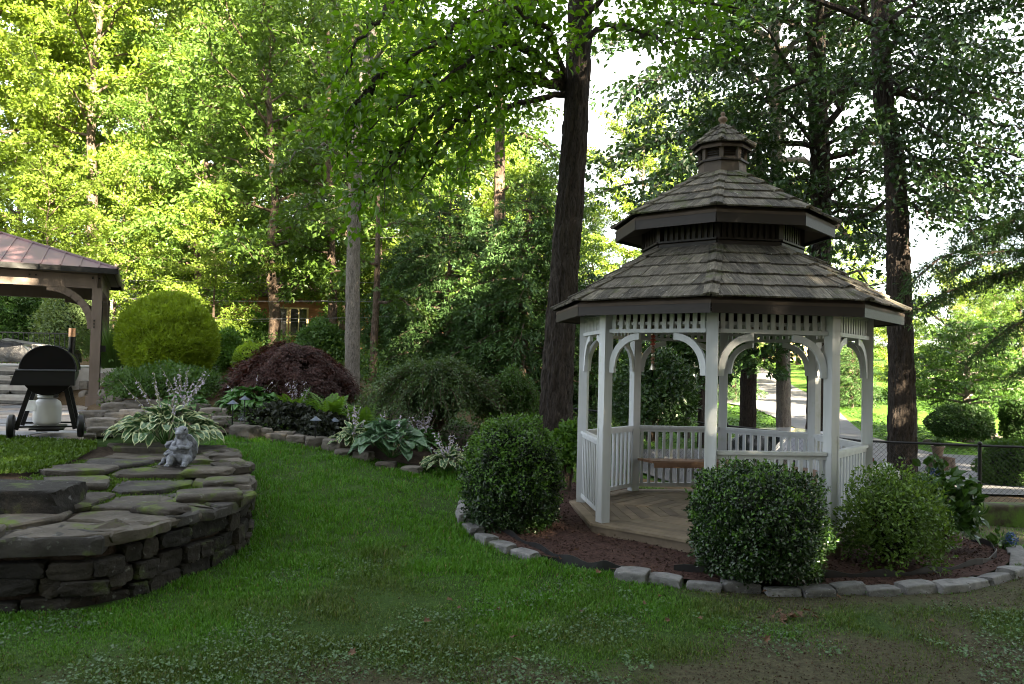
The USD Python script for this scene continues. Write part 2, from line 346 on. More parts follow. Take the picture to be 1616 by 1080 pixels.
# driveway that comes from the far left behind the gazebo, bends round a lawn and runs behind the fence to the right
ASPHALT = mat("asphalt", (.095, .094, .098), rough=.85, var=.25, scale=2.0, bump=.3, bscale=120, bdist=.004, coord="world")
zr = -.42
road_px = [(1040, 606), (1120, 610), (1180, 622), (1235, 632), (1300, 652), (1370, 688), (1480, 712), (1640, 722), (1900, 735), (1900, 800), (1640, 786), (1440, 777), (1300, 762), (1180, 745), (1000, 725), (1000, 704), (1120, 702), (1200, 700), (1262, 693), (1272, 683), (1230, 668), (1180, 655), (1100, 640), (1040, 634)]
road_poly = sg.Polygon([onz(a, b, zr)[:2] for a, b in road_px]).buffer(.6).buffer(-.6).buffer(-.3).buffer(.3)
tag(obj_raw("driveway", drape(road_poly, .5, .045), ASPHALT), "grey asphalt driveway curving behind the gazebo", kind="structure")

# mulch bed round the gazebo
stone_px = [(737, 800), (731, 808), (733, 821), (745, 838), (765, 854), (793, 868), (826, 879)]
stone_px2 = [(998, 915), (1054, 924), (1109, 931), (1169, 933), (1233, 936), (1288, 937), (1340, 938), (1389, 938), (1443, 936), (1494, 932), (1533, 926), (1567, 917), (1596, 906), (1609, 892), (1604, 878)]
edge_w = [gnd(*p)[:2] for p in stone_px + [(880, 893), (940, 904)] + stone_px2]
bed_back = [(5.25, 9.4), (5.1, 10.8), (4.0, 11.7), (2.2, 12.0), (.6, 11.7), (-.3, 10.9), (-.66, 10.0)]
bed_poly = sg.Polygon([tuple(p) for p in edge_w] + bed_back).buffer(0)
MULCH = mat("mulch", (.085, .05, .042), rough=.95, spec=.1, var=.6, scale=30, bump=1.0, bscale=60, bdist=.03, coord="world", patch=[((.05, .09, .015), 2.2, .66, .72)])
mr = np.random.default_rng(17); bx0, by0, bx1, by1 = bed_poly.bounds; mq = np.c_[mr.uniform(bx0, bx1, 26000), mr.uniform(by0, by1, 26000)]
from shapely import contains_xy as _cxy
mq = mq[_cxy(bed_poly.buffer(-.1), mq[:, 0], mq[:, 1])]; n_ = len(mq); ml = mr.uniform(.012, .04, n_)
CHIP = leafmat("mulch_chip", (.105, .062, .05), trans=.02, var=.65, rough=.9, spec=.15, scale=14)
tag(obj_raw("mulch_chips", leaves(np.c_[mq, H(mq[:, 0], mq[:, 1]) + mr.uniform(.03, .06, n_)], mr.normal(0, 1, (n_, 3)) * [1, 1, .45], mr.normal(0, .5, (n_, 3)) + [0, 0, 1], ml, ml * mr.uniform(.3, .8, n_), "quad", fold=.4), CHIP), "loose dark red-brown mulch chips round the gazebo", "mulch", kind="stuff")
tag(obj_raw("mulch_bed", drape(bed_poly.buffer(-.07), .12, .02, .05, 3), MULCH), "dark red-brown mulch bed round the gazebo", kind="structure")
# planting bed that runs from the patio to the gazebo behind the lawn
bb = [gnd(*p)[:2] for p in [(345, 690), (372, 686), (420, 694), (470, 703), (520, 711), (570, 725), (640, 738), (735, 748)]]
gard_poly = sg.Polygon([tuple(p) for p in bb] + [(-.7, 12.4), (0.2, 13.6), (-1, 16.5), (-4, 17.5), (-8, 17), (-8, 15.2), (-5.2, 14.6), (-4.8, 12)]).buffer(0)
BEDSOIL = mat("bed_soil", (.06, .045, .035), rough=.95, spec=.1, var=.5, scale=20, bump=1.0, bscale=50, bdist=.03, coord="world")
tag(obj_raw("garden_bed", drape(gard_poly, .2, .02, .05, 6), BEDSOIL), "dark soil of the planting bed behind the lawn", kind="structure")
# ---------------------------------------------------------------- gazebo
GC, GR, GROT, GZ = np.array([2.459, 9.364]), 1.6226, 2.8447, 0.05
FL = .20 - GZ                                # deck height above the thing's base
WHITE = mat("white_paint", (.46, .47, .48), rough=.55, spec=.3, var=.14, scale=9, stretch=(1, 1, .12), bump=.3, bscale=70, bdist=.004, patch=[((.36, .37, .31), 5.0, .60, .8), ((.24, .2, .15), 30.0, .70, .76)])
DECK = [mat(f"deck_wood_{'abc'[i]}", c, rough=.8, var=.35, scale=6, bump=.4, bscale=50, bdist=.004) for i, c in enumerate([(.165, .13, .088), (.13, .10, .07), (.195, .15, .102)])]
def shake(name, c):
    c = np.array(c); nodes = {"a": ("attribute", {"attribute": "suv"}), "m": ("mapping", {"scale": (55, 5, 10)}), "m2": ("mapping", {"scale": (9, 9, 10)}), "n": ("noise_texture", {"scale": 1.0, "detail": 4.0, "roughness": .6}), "n2": ("noise_texture", {"scale": 1.0, "detail": 4.0}),
        "g": ("geometry", {}), "n3": ("noise_texture", {"scale": 2.4, "detail": 6.0, "roughness": .7}), "n4": ("noise_texture", {"scale": 30.0, "detail": 2.0}), "ad": ("math", {"math_type": "multiply_add", "value2": .6}),
        "r": ("rgb_ramp", {"ramp": [(.55, tuple(c * .28)), (.75, tuple(c * .75)), (1.0, tuple(c * 1.35))]}), "k3": ("map_range", {"from_min": .56, "from_max": .68, "clamp": True}), "k4": ("map_range", {"from_min": .68, "from_max": .74, "clamp": True}),
        "x3": ("mix_color", {"b": (.055, .068, .02)}), "x4": ("mix_color", {"b": (.24, .24, .22)}), "p": ("principled_bsdf", {"roughness": .9, "specular_ior_level": .15}), "b": ("bump", {"strength": .9, "distance": .012})}
    return usdkit.material(stage, f"/World/Looks/{name}", nodes, [("a.vector", "m.vector"), ("a.vector", "m2.vector"), ("m.vector", "n.vector"), ("m2.vector", "n2.vector"), ("g.position", "n3.vector"), ("g.position", "n4.vector"), ("n2.fac", "ad.value1"), ("n.fac", "ad.value3"), ("ad.value", "r.fac"),
        ("n3.fac", "k3.value"), ("n4.fac", "k4.value"), ("r.color", "x3.a"), ("k3.result", "x3.fac"), ("x3.result", "x4.a"), ("k4.result", "x4.fac"), ("x4.result", "p.base_color"), ("n.fac", "b.height"), ("b.normal", "p.normal")], surface="p.BSDF")
SHAKE = [shake(f"cedar_shake_{'abcd'[i]}", c) for i, c in enumerate([(.105, .094, .078), (.084, .075, .064), (.126, .113, .092), (.066, .06, .052)])]
BROWN = mat("brown_stain", (.015, .010, .0085), rough=.6, spec=.3, var=.3, scale=6, bump=.2, bscale=50)
TAN = mat("brown_siding", (.060, .046, .037), rough=.7, var=.3, scale=8, bump=.2, bscale=50)
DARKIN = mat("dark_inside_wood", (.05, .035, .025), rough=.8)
BENCH = mat("bench_wood", (.2, .115, .07), rough=.6, var=.4, scale=7, bump=.3)
rg = np.random.default_rng(11)
gz = thing("gazebo", "white octagonal wooden gazebo with two-tier cedar shake roof and cupola", "gazebo", (*GC, GZ))
GP = str(gz.GetPath())
def gc(k, R, z=0.0):
    a = GROT + k * math.pi / 4; return np.array([R * math.cos(a), R * math.sin(a), z])
def frame(k, R):
    """bay k: middle of the side, direction along it, outward direction, length"""
    a, b = gc(k, R), gc(k + 1, R); d = b - a; L = np.linalg.norm(d); u = d / L; m = (a + b) / 2; return m, u, unit(m), L
ZU = np.array([0, 0, 1.0])
# deck: rim boards and floor boards laid parallel to each side
for k in range(8):
    m, u, o, L = frame(k, GR + .13)
    b = MB(); b.hexa(np.array([m + u * sx * (L / 2 - .001) * (1 if so > 0 else .965) + o * (so * .02 - .02) + ZU * zz for sx in (-1, 1) for so in (-1, 1) for zz in (-.06, FL - .03)]))
    obj("rim_board", b.get(), DECK[1], gz)
    ap = (GR + .16) * math.cos(math.pi / 8); nb = 13; w = ap / nb
    for i in range(nb):
        r0, r1 = i * w + .005, (i + 1) * w - .005
        t = math.tan(math.pi / 8)
        lo, hi = max(r0 * t - .003, .001), max(r1 * t - .003, .002)
        b = MB(); dz = rg.normal(0, .0012)
        om, uu = unit(m), u
        b.hexa(np.array([om * r + uu * s_ * h for s_, (r, h) in ((-1, (r0, lo)), (-1, (r1, hi)), (1, (r0, lo)), (1, (r1, hi))) for _ in (0, 1)]) + np.array([[0, 0, FL - .028 + dz], [0, 0, FL + dz]] * 4))
        obj("deck_board", b.get(), DECK[int(rg.integers(3))], gz)
HB, HT = 2.25 - GZ, 2.50 - GZ                # underside of the header rail, top of the walls
for k in range(8):
    a = GROT + k * math.pi / 4; c = gc(k, GR)
    b = MB(); b.box(c + ZU * (FL + (HT - FL) / 2), (.105, .115, HT - FL), rz=a)
    po = obj("post", b.get(), WHITE, gz)
    b = MB()
    for s_ in (-1, 1):                       # corner cover boards standing slightly proud
        b.box(c + np.array([math.cos(a), math.sin(a), 0]) * .054 + ZU * (FL + .55) + np.array([-math.sin(a), math.cos(a), 0]) * s_ * .043, (.006, .02, 1.0), rz=a)
    obj("corner_strip", b.get(), WHITE, po)
def arc_bracket(m, u, o, L, side):
    r, w, th = .36, .068, .04
    u0 = -L / 2 + .058
    th_ = np.linspace(math.pi, math.pi / 2, 13)
    P = [(u0 + r + r * math.cos(t), HB - .003 - r + r * math.sin(t)) for t in th_]
    Q = [(u0 + r + (r - w) * math.cos(t), HB - .003 - r + (r - w) * math.sin(t)) for t in th_]
    n = len(P); v, f = [], []
    for oo in (-th / 2, th / 2):
        for (x, z) in P + Q: v.append(m + u * (x * side) + o * oo + ZU * z)
    for i in range(n - 1):
        f += [[i, i + 1, n + i + 1, n + i], [2 * n + i, 3 * n + i, 3 * n + i + 1, 2 * n + i + 1], [i, 2 * n + i, 2 * n + i + 1, i + 1], [n + i, n + i + 1, 3 * n + i + 1, 3 * n + i]]
    f += [[0, n, 3 * n, 2 * n], [n - 1, 3 * n - 1, 4 * n - 1, 2 * n - 1]]
    b = MB(); b.add(v, f)
    b.box(m + u * side * (u0 + .03) + ZU * (HB - r - .035), (.058, .046, .07), rz=math.atan2(u[1], u[0]))
    return b.get()
for k in range(8):
    m, u, o, L = frame(k, GR); rz = math.atan2(u[1], u[0]); Li = L - .118
    fw_b = MB(); fw_b.box(m + ZU * (HB + .02), (Li, .06, .04), rz)
    fw = obj("fretwork_panel", fw_b.get(), WHITE, gz)
    b = MB(); b.box(m + ZU * (HT - .02), (Li, .05, .04), rz); obj("upper_rail", b.get(), WHITE, fw)
    ns = 13
    for i in range(ns):
        x = (i + .5) / ns * Li - Li / 2
        b = MB(); b.box(m + u * x + ZU * (HB + .04 + (HT - HB - .08) / 2), (.045, .02, HT - HB - .08), rz); obj("fretwork_slat", b.get(), WHITE, fw)
    # a middle rail behind the slats
    b = MB(); b.box(m - o * .018 + ZU * (HB + .1), (Li, .014, .03), rz); obj("middle_rail", b.get(), WHITE, fw)
    for side in (1, -1): obj("arch_bracket", arc_bracket(m, u, o, L, side), WHITE, gz)
    if k == 1: continue                      # the way in
    b = MB(); b.box(m + ZU * (FL + .865), (Li, .075, .035), rz); b.box(m + ZU * (FL + .825), (Li, .035, .04), rz)
    rl = obj("railing", b.get(), WHITE, gz)
    b = MB(); b.box(m + ZU * (FL + .085), (Li, .04, .05), rz); obj("bottom_rail", b.get(), WHITE, rl)
    nb = 11
    for i in range(nb):
        x = (i + .5) / nb * Li - Li / 2
        b = MB(); b.box(m + u * x + ZU * (FL + .11 + .695 / 2), (.036, .032, .695), rz); obj("baluster", b.get(), WHITE, rl)
# bench round the back
for k in (6, 5, 4):
    m, u, o, L = frame(k, GR - .06); rz = math.atan2(u[1], u[0])
    b = MB()
    for q in range(3):
        R0, R1 = GR - .085 - q * .115, GR - .085 - q * .115 - .105
        a0, a1, c0, c1 = gc(k, R0), gc(k + 1, R0), gc(k, R1), gc(k + 1, R1)
        b.hexa(np.array([p + ZU * z for p in (a0, c0, a1, c1) for z in (FL + .42, FL + .45)]))
    se = obj("bench_seat", b.get(), BENCH, gz)
    R1 = GR - .09 - 3 * .115; m2, _, _, L2 = frame(k, R1)
    b = MB(); b.box(m2 + ZU * (FL + .40) - o * .003, (L2 - .01, .02, .07), rz); obj("seat_apron", b.get(), BENCH, se)
    ts = [(-.5, 1)]
    c = gc(k, GR - .08); dr = -unit(c)
    pts = [c + ZU * (FL + .02) + dr * .02, c + ZU * (FL + .16) + dr * .03, c + ZU * (FL + .27) + dr * .10, c + ZU * (FL + .34) + dr * .22, c + ZU * (FL + .40) + dr * .33]
    b = MB()
    for p, q in zip(pts[:-1], pts[1:]): b.bar(p - (q - p) * .05, q + (q - p) * .05, .045, .05, up=np.cross(dr, ZU))
    obj("bench_bracket", b.get(), BENCH, gz)
# roofs
def roof(name, R0, z0, R1, z1, rows, wmin, wmax, th, part_faces=(7, 0, 1, 2, 3, 4), capw=.15, drop=.15):
    z0, z1 = z0 - GZ, z1 - GZ
    b = MB()                                  # boarding under the shingles
    ring = lambda R, z: [gc(k, R, z) for k in range(8)]
    v = np.array(ring(R0 - .03, z0 - .03) + ring(R1, z1 - .02) + ring(R0 - .03, z0 - .06) + ring(R1, z1 - .06))
    f = []
    for i in range(8):
        j = (i + 1) % 8; f += [[i, j, 8 + j, 8 + i], [16 + i, 24 + i, 24 + j, 16 + j], [i, 16 + i, 16 + j, j]]
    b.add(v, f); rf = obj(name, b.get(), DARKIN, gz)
    rest = MB()
    for k in range(8):
        a0, a1, b0, b1 = gc(k, R0, z0), gc(k + 1, R0, z0), gc(k, R1, z1), gc(k + 1, R1, z1)
        m0, m1 = (a0 + a1) / 2, (b0 + b1) / 2; u = unit(a1 - a0); s = unit(m1 - m0); S = np.linalg.norm(m1 - m0); nn = unit(np.cross(u, s))
        w0, w1 = np.linalg.norm(a1 - a0) / 2, np.linalg.norm(b1 - b0) / 2
        half = lambda t: w0 + (w1 - w0) * t / S
        ex = S / rows
        for r in range(rows):
            t0 = r * ex - (.012 if r == 0 else 0); t1 = min(t0 + ex * 1.25, S)
            x = -half(t0) - rg.random() * wmin * .6
            while x < half(t0):
                w = rg.uniform(wmin, wmax); x1 = x + w
                if half(t0) - x1 < wmin * .4: x1 = half(t0) + .001
                jt = rg.normal(0, .006); lift = rg.uniform(0, .006)
                q = []
                for (xa, t, l, h) in ((x + .002, t0 + jt, th + lift, 0), (x1 - .002, t0 + jt, th + lift, 0), (x + .002, t1, .004, 1), (x1 - .002, t1, .004, 1)):
                    hw = half(max(t, 0)); xx = float(np.clip(xa, -hw, hw)); q.append((xx, t, l))
                x = x1
                if q[1][0] - q[0][0] < .01: continue
                P = []
                for (xx, t, l) in q: P += [m0 + u * xx + s * t + nn * (l - .016), m0 + u * xx + s * t + nn * l]
                P = np.array(P)[[0, 1, 4, 5, 2, 3, 6, 7]]
                sb = MB(); sb.hexa(P)
                uu_, ss_, rn = rg.uniform(0, 9), rg.uniform(0, 9), rg.random()
                suv = np.array([[(p - m0) @ u + uu_, (p - m0) @ s + ss_, rn] for p in P])
                if k in part_faces: obj_raw("shingle", sb.get(), SHAKE[int(rg.choice(4, p=[.4, .25, .2, .15]))], rf, prim={"suv": suv})
                else: rest.add(*sb.get())
    if rest.v: tag(obj("back_shingles", rest.get(), SHAKE[0], rf), kind="stuff")
    for k in range(8):                        # hip caps
        a0, b0 = gc(k, R0 + .015, z0), gc(k, R1, z1); d = unit(b0 - a0); Lh = np.linalg.norm(b0 - a0)
        tl = unit(gc(k - 1, R0, z0) - gc(k, R0, z0)); tr = unit(gc(k + 1, R0, z0) - gc(k, R0, z0))
        tl = unit(tl - d * (tl @ d)); tr = unit(tr - d * (tr @ d)); up = unit(-(tl + tr)); up = up if up[2] > 0 else -up
        ex = Lh / rows
        for r in range(rows):
            t0, t1 = r * ex, min((r + 1.25) * ex, Lh)
            cw = capw * .5 * rg.uniform(.92, 1.05); tk = th + .016
            P = []
            for t, l in ((t0, tk + .008), (t1, .014)):
                c = a0 + d * t
                P += [c + up * l, c + tl * cw + up * (l - .004), c + tr * cw + up * (l - .004), c + up * (l - .022), c + tl * cw + up * (l - .026), c + tr * cw + up * (l - .026)]
            f = [[0, 6, 7, 1], [0, 2, 8, 6], [0, 1, 4, 3], [0, 3, 5, 2], [1, 7, 10, 4], [2, 5, 11, 8], [3, 4, 10, 9], [3, 9, 11, 5], [6, 9, 10, 7], [6, 8, 11, 9]]
            P = np.array(P); suv = np.c_[(P - a0) @ tl + rg.uniform(0, 9), (P - a0) @ d + rg.uniform(0, 9), np.full(len(P), rg.random())]
            obj_raw("ridge_cap", MB().add(P, f).get(), SHAKE[int(rg.choice(4, p=[.3, .2, .35, .15]))], rf, prim={"suv": suv})
    for k in range(8):                        # fascia and soffit
        if drop <= 0: break
        m, u, o, L = frame(k, R0 - .05)
        b = MB(); b.hexa(np.array([m + u * sx * L / 2 * (1 if so > 0 else .985) + o * (so * .014) + ZU * (z0 - .032 + zz) for sx in (-1, 1) for so in (-1, 1) for zz in (-drop + .03, 0)]))
        obj("fascia_board", b.get(), BROWN, rf)
    return rf
lower = roof("lower_roof", 2.03, 2.575, .93, 3.235, 5, .08, .19, .024)
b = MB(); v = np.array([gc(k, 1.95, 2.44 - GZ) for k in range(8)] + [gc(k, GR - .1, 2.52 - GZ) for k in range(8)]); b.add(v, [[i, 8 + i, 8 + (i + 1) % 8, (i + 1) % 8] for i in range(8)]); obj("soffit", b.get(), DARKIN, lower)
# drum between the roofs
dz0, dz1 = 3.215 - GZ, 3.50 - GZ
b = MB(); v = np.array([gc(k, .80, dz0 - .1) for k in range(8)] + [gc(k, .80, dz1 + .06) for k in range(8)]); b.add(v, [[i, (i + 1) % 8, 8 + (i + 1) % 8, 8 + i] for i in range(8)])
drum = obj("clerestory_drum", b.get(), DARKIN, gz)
for k in range(8):
    m, u, o, L = frame(k, .92); rz = math.atan2(u[1], u[0])
    b = MB(); b.box(m + ZU * (dz0 + .03), (L - .01, .035, .06), rz); b.box(m + ZU * (dz0 + .085) + o * .006, (L, .05, .02), rz); obj("sill_board", b.get(), BROWN, drum)
    for i in range(9):
        x = (i + .5) / 9 * (L - .08) - (L - .08) / 2
        b = MB(); b.box(m - o * .02 + u * x + ZU * (dz0 + .2), (.038, .02, .21), rz); obj("clerestory_slat", b.get(), BROWN, drum)
    b = MB(); b.box(gc(k, .905) + ZU * (dz0 + .2), (.06, .06, .21), GROT + k * math.pi / 4); obj("corner_post", b.get(), BROWN, drum)
upper = roof("upper_roof", 1.30, 3.58, .25, 4.20, 5, .09, .2, .022, capw=.13, drop=.16)
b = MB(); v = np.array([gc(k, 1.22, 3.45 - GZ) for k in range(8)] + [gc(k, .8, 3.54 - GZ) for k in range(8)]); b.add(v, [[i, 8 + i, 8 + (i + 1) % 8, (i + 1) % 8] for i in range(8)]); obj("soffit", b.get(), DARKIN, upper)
# cupola
def prism8(R0, z0, R1, z1):
    v = np.array([gc(k, R0, z0 - GZ) for k in range(8)] + [gc(k, R1, z1 - GZ) for k in range(8)] + [[0, 0, z0 - GZ], [0, 0, z1 - GZ]])
    f = []
    for i in range(8):
        j = (i + 1) % 8; f += [[i, j, 8 + j], [i, 8 + j, 8 + i], [16, j, i], [17, 8 + i, 8 + j]]
    return v, np.array(f)
cup = obj("cupola", prism8(.285, 4.15, .275, 4.315), TAN, gz)
obj("trim_ring", prism8(.305, 4.317, .305, 4.337), BROWN, cup)
obj("louvre_box", prism8(.235, 4.339, .235, 4.52), DARKIN, cup)
for k in range(8):
    m, u, o, L = frame(k, .275); rz = math.atan2(u[1], u[0])
    b = MB(); b.box(gc(k, .268) + ZU * (4.43 - GZ), (.035, .05, .18), GROT + k * math.pi / 4)
    b.box(m - o * .01 + ZU * (4.352 - GZ), (L - .03, .022, .024), rz); b.box(m - o * .01 + ZU * (4.508 - GZ), (L - .03, .022, .03), rz)
    lf = obj("louvre_frame", b.get(), TAN, cup)
    for i in range(5):
        b = MB(); zz = 4.378 + i * .026 - GZ
        wl = (L - .05) * (1 if i < 3 else (.9 if i == 3 else .68))
        b.hexa(np.array([m + u * sx * wl / 2 + o * oo + ZU * (zz + z_) for sx in (-1, 1) for oo, zs in ((-.04, (.008, .013)), (-.012, (-.006, -.001))) for z_ in zs])); obj("louvre_slat", b.get(), BROWN, cup)
crf = roof("cupola_roof", .36, 4.525, .03, 4.80, 3, .06, .12, .014, capw=.07, drop=.05)
obj("finial", lathe([(0, 4.78 - GZ), (.045, 4.78 - GZ), (.05, 4.80 - GZ), (.03, 4.815 - GZ), (.028, 4.83 - GZ), (.05, 4.85 - GZ), (.055, 4.87 - GZ), (.045, 4.89 - GZ), (.02, 4.905 - GZ), (.018, 4.915 - GZ), (.03, 4.93 - GZ), (.022, 4.95 - GZ), (0, 4.965 - GZ)], 14), mat("copper_finial", (.13, .085, .06), rough=.6), gz, smooth=True)
# wind chime inside the way in
wc = at(1031, 524, 8.5)
w = thing("wind_chime", "red and brown beaded wind chime with a small bell, hanging in the gazebo opening", "wind chime", wc)
RED = mat("chime_red", (.3, .06, .04), rough=.4); WOODB = mat("chime_wood", (.18, .1, .06), rough=.5); BELL = mat("chime_bell", (.55, .5, .42), rough=.3, metallic=.8)
obj("cord", tube([(0, 0, .02), (0, 0, -.42)], .004, 5), WOODB, w)
for i, (z, r, mm) in enumerate([(-.05, .028, RED), (-.09, .035, RED), (-.13, .03, RED), (-.17, .022, WOODB), (-.21, .026, WOODB), (-.25, .022, BELL), (-.29, .026, WOODB), (-.33, .022, WOODB)]):
    obj("bead", lathe([(0, z + .022), (r * .7, z + .014), (r, z), (r * .7, z - .014), (0, z - .022)], 10), mm, w, smooth=True)
obj("bell", lathe([(0, -.34), (.016, -.345), (.022, -.37), (.036, -.41), (.034, -.41), (.018, -.365), (0, -.35)], 12), BELL, w, smooth=True)
# ---------------------------------------------------------------- granite edging, black edging strip
rg = np.random.default_rng(21)
GRAN = [mat(f"granite_{'abc'[i]}", c, rough=.85, spec=.25, var=.45, scale=9, bump=.8, bscale=35, bdist=.015, patch=[((.21, .21, .21), 40, .6, .68), ((.06, .08, .02), 4, .62, .74)]) for i, c in enumerate([(.155, .152, .15), (.115, .112, .11), (.185, .182, .18)])]
def lay(px, label, L=None):
    w = [gnd(*p) for p in px]
    for i, p in enumerate(w):
        a, b = w[max(i - 1, 0)], w[min(i + 1, len(w) - 1)]
        d = unit((b - a)[:2]); rz = math.atan2(d[1], d[0]) + rg.normal(0, .05)
        ln = (np.linalg.norm(b - a) / (2 if 0 < i < len(w) - 1 else 1)) * .97
        v, f = rock(rg, (ln, .20 + rg.normal(0, .012), .13 + rg.normal(0, .012)), 3, .07, .92)
        cr, sr = math.cos(rz), math.sin(rz); v = v @ np.array([[cr, sr, 0], [-sr, cr, 0], [0, 0, 1]])
        t = thing("edging_stone", label, "stone", (p[0], p[1], h1(p[0], p[1]) + .03), 0, "granite blocks edging the mulch bed")
        obj_raw("block", (v, f), GRAN[int(rg.integers(3))], t, n=None)
def lay1(px, label):
    w = [gnd(*p) for p in px]
    for i, p in enumerate(w):
        a, b = w[max(i - 1, 0)], w[min(i + 1, len(w) - 1)]
        d = unit((b - a)[:2]); rz = math.atan2(d[1], d[0]) + rg.normal(0, .05)
        ln = (np.linalg.norm(b - a) / (2 if 0 < i < len(w) - 1 else 1)) * .98
        v, f = rock(rg, (ln, .17 + rg.normal(0, .018), .115 + rg.normal(0, .014)), 3, .11, .96)
        tl, t2 = rg.normal(0, .07, 2); v = v @ np.array([[1, 0, -tl], [0, 1, -t2], [tl, t2, 1]]).T; cr, sr = math.cos(rz), math.sin(rz); v = v @ np.array([[cr, sr, 0], [-sr, cr, 0], [0, 0, 1]])
        vv, ff, nn = meshkit.arrays((v + np.array([p[0] + rg.normal(0, .012), p[1] + rg.normal(0, .02), h1(p[0], p[1]) + .02 + rg.normal(0, .012)]), f), 26)
        tag(raw(npath("/World", "edging_stone"), vv, ff, GRAN[int(rg.integers(3))], nn), label.format(ORD[i]), "stone", "granite blocks edging the mulch bed")
lay1(stone_px, "grey granite block edging the left end of the bed, {} from the back")
lay1(stone_px2, "grey granite block, {} from the left in the front row edging the mulch bed")
PLAST = mat("black_edging", (.018, .018, .019), rough=.45, spec=.4, var=.3, scale=10)
def strip(px, h, th=.006, dz=-.02):
    w = np.array([gnd(*p) for p in px]); k = np.linspace(0, len(w) - 1, len(w) * 5)
    w = np.stack([np.interp(k, range(len(w)), w[:, i]) for i in range(3)], 1); w[:, 2] = H(w[:, 0], w[:, 1])
    d = unit(np.gradient(w[:, :2], axis=0)); nrm = np.c_[-d[:, 1], d[:, 0]] * th
    hh = h + .02 * np.sin(np.arange(len(w)) * .9)
    a = np.c_[w[:, :2], w[:, 2] + dz]; V = np.stack([a, np.c_[w[:, :2], w[:, 2] + hh], np.c_[w[:, :2] + nrm, w[:, 2] + hh], np.c_[a[:, :2] + nrm, a[:, 2]]], 1); n = len(w)
    f = [[i * 4 + j, (i + 1) * 4 + j, (i + 1) * 4 + (j + 1) % 4, i * 4 + (j + 1) % 4] for i in range(n - 1) for j in range(4)]
    return V.reshape(-1, 3), np.array(f)
tag(obj("garden_edging", strip([(1063, 909), (1150, 916), (1244, 919), (1310, 921), (1380, 920), (1440, 917), (1494, 911), (1550, 899), (1574, 887), (1567, 872), (1533, 861)], .095), PLAST), "black plastic edging strip behind the front row of granite blocks", "edging")
tag(obj("garden_edging", strip([(760, 818), (790, 846), (820, 862), (860, 880), (900, 895), (945, 903), (985, 906)], .085), PLAST), "black plastic edging strip leaning in the gap at the left of the bed", "edging")

# ---------------------------------------------------------------- stone terrace
rg = np.random.default_rng(5)
moss = ((.075, .105, .018), 2.6, .53, .66)
lich = ((.15, .15, .142), 14.0, .61, .74)
FLAG = [mat(f"flagstone_{'abcd'[i]}", c, rough=.9, spec=.2, var=.5, scale=5, bump=.9, bscale=18, bdist=.02, patch=[lich, moss]) for i, c in enumerate([(.078, .069, .060), (.060, .052, .045), (.094, .082, .068), (.056, .052, .049)])]
WALLST = [mat(f"wall_stone_{'abc'[i]}", c, rough=.9, spec=.2, var=.5, scale=6, bump=1.0, bscale=14, bdist=.03, patch=[lich, ((.05, .07, .015), 3.0, .58, .7)]) for i, c in enumerate([(.032, .028, .024), (.022, .02, .018), (.042, .036, .030)])]  # base colours lowered to carry the shade of the wall front
zt = lambda x, y: .56 - .063 * (x + 2.5) + .056 * (y - 7.5)
front = [(-5.6, 5.55)] + [tuple(onz(a, b, z)[:2]) for a, b, z in [(0, 866, .46), (75, 862, .47), (160, 858, .48), (235, 838, .50), (300, 815, .54), (360, 800, .55), (391, 784, .56), (399, 766, .58), (388, 747, .62), (372, 728, .66), (355, 712, .70)]]
back = [(-4.3, 9.9), (-5.0, 9.55), (-6.4, 9.3), (-8.2, 9.2), (-8.2, 5.4)]
ter_poly = sg.Polygon(front + back).buffer(0)
ter = thing("stone_terrace", "raised terrace of mossy flagstones on a dark dry stone retaining wall", "terrace", (0, 0, 0))
tp = np.array(ter_poly.exterior.coords)[:-1]
# core of earth under the flags
core = ter_poly.buffer(-.10)
cm = trimesh.creation.extrude_polygon(core, .62, engine="earcut"); cm.apply_translation([0, 0, -.1])
v = np.array(cm.vertices); top = v[:, 2] > .3; v[top, 2] = zt(v[top, 0], v[top, 1]) - .045
obj_raw("earth_core", (v, np.array(cm.faces)), BEDSOIL, ter)
# flags: cells round scattered points, shrunk to leave joints
pts = []
while len(pts) < 64:
    p = np.array([rg.uniform(-8.2, -2.4), rg.uniform(5.6, 10)])
    if ter_poly.buffer(-.1).contains(sg.Point(p)) and all(np.linalg.norm((p - q) * [.72, 1.2]) > .47 for q in pts): pts.append(p)
    elif rg.random() < .0008: break
pts = np.array(pts)
far = np.array([[-50, -50], [50, -50], [50, 50], [-50, 50], [0, 90], [-90, 0], [0, -90], [90, 0]])
vor = Voronoi(np.vstack([pts, far]))
green_strip = sg.Polygon([tuple(onz(a, b, .82)[:2]) for a, b in [(-80, 735), (60, 728), (110, 718), (150, 705), (150, 690), (-80, 690)]])
for i in range(len(pts)):
    reg = vor.regions[vor.point_region[i]]
    if -1 in reg or not reg: continue
    g = sg.Polygon(vor.vertices[reg]).intersection(ter_poly.buffer(.05)).buffer(-.012 - rg.random() * .018, join_style=2).simplify(.012)
    for q in getattr(g, "geoms", [g]):
        if q.is_empty or q.area < .02: continue
        if green_strip.contains(q.centroid): continue
        co = densify(np.array(q.exterior.coords)[:-1], .16); c = co.mean(0)
        co = co + rg.normal(0, .014, co.shape)
        edge = ter_poly.exterior.distance(sg.Point(c)) < .34
        z = zt(*c) + rg.normal(0, .012) + (.01 if edge else 0)
        vf = slab(rg, co, z - (.10 if edge else .06), z, .008, .014)
        vv, ff, nn = meshkit.arrays(vf, 30); raw(npath(str(ter.GetPath()), "flagstone"), vv, ff, FLAG[int(rg.integers(4))], nn)
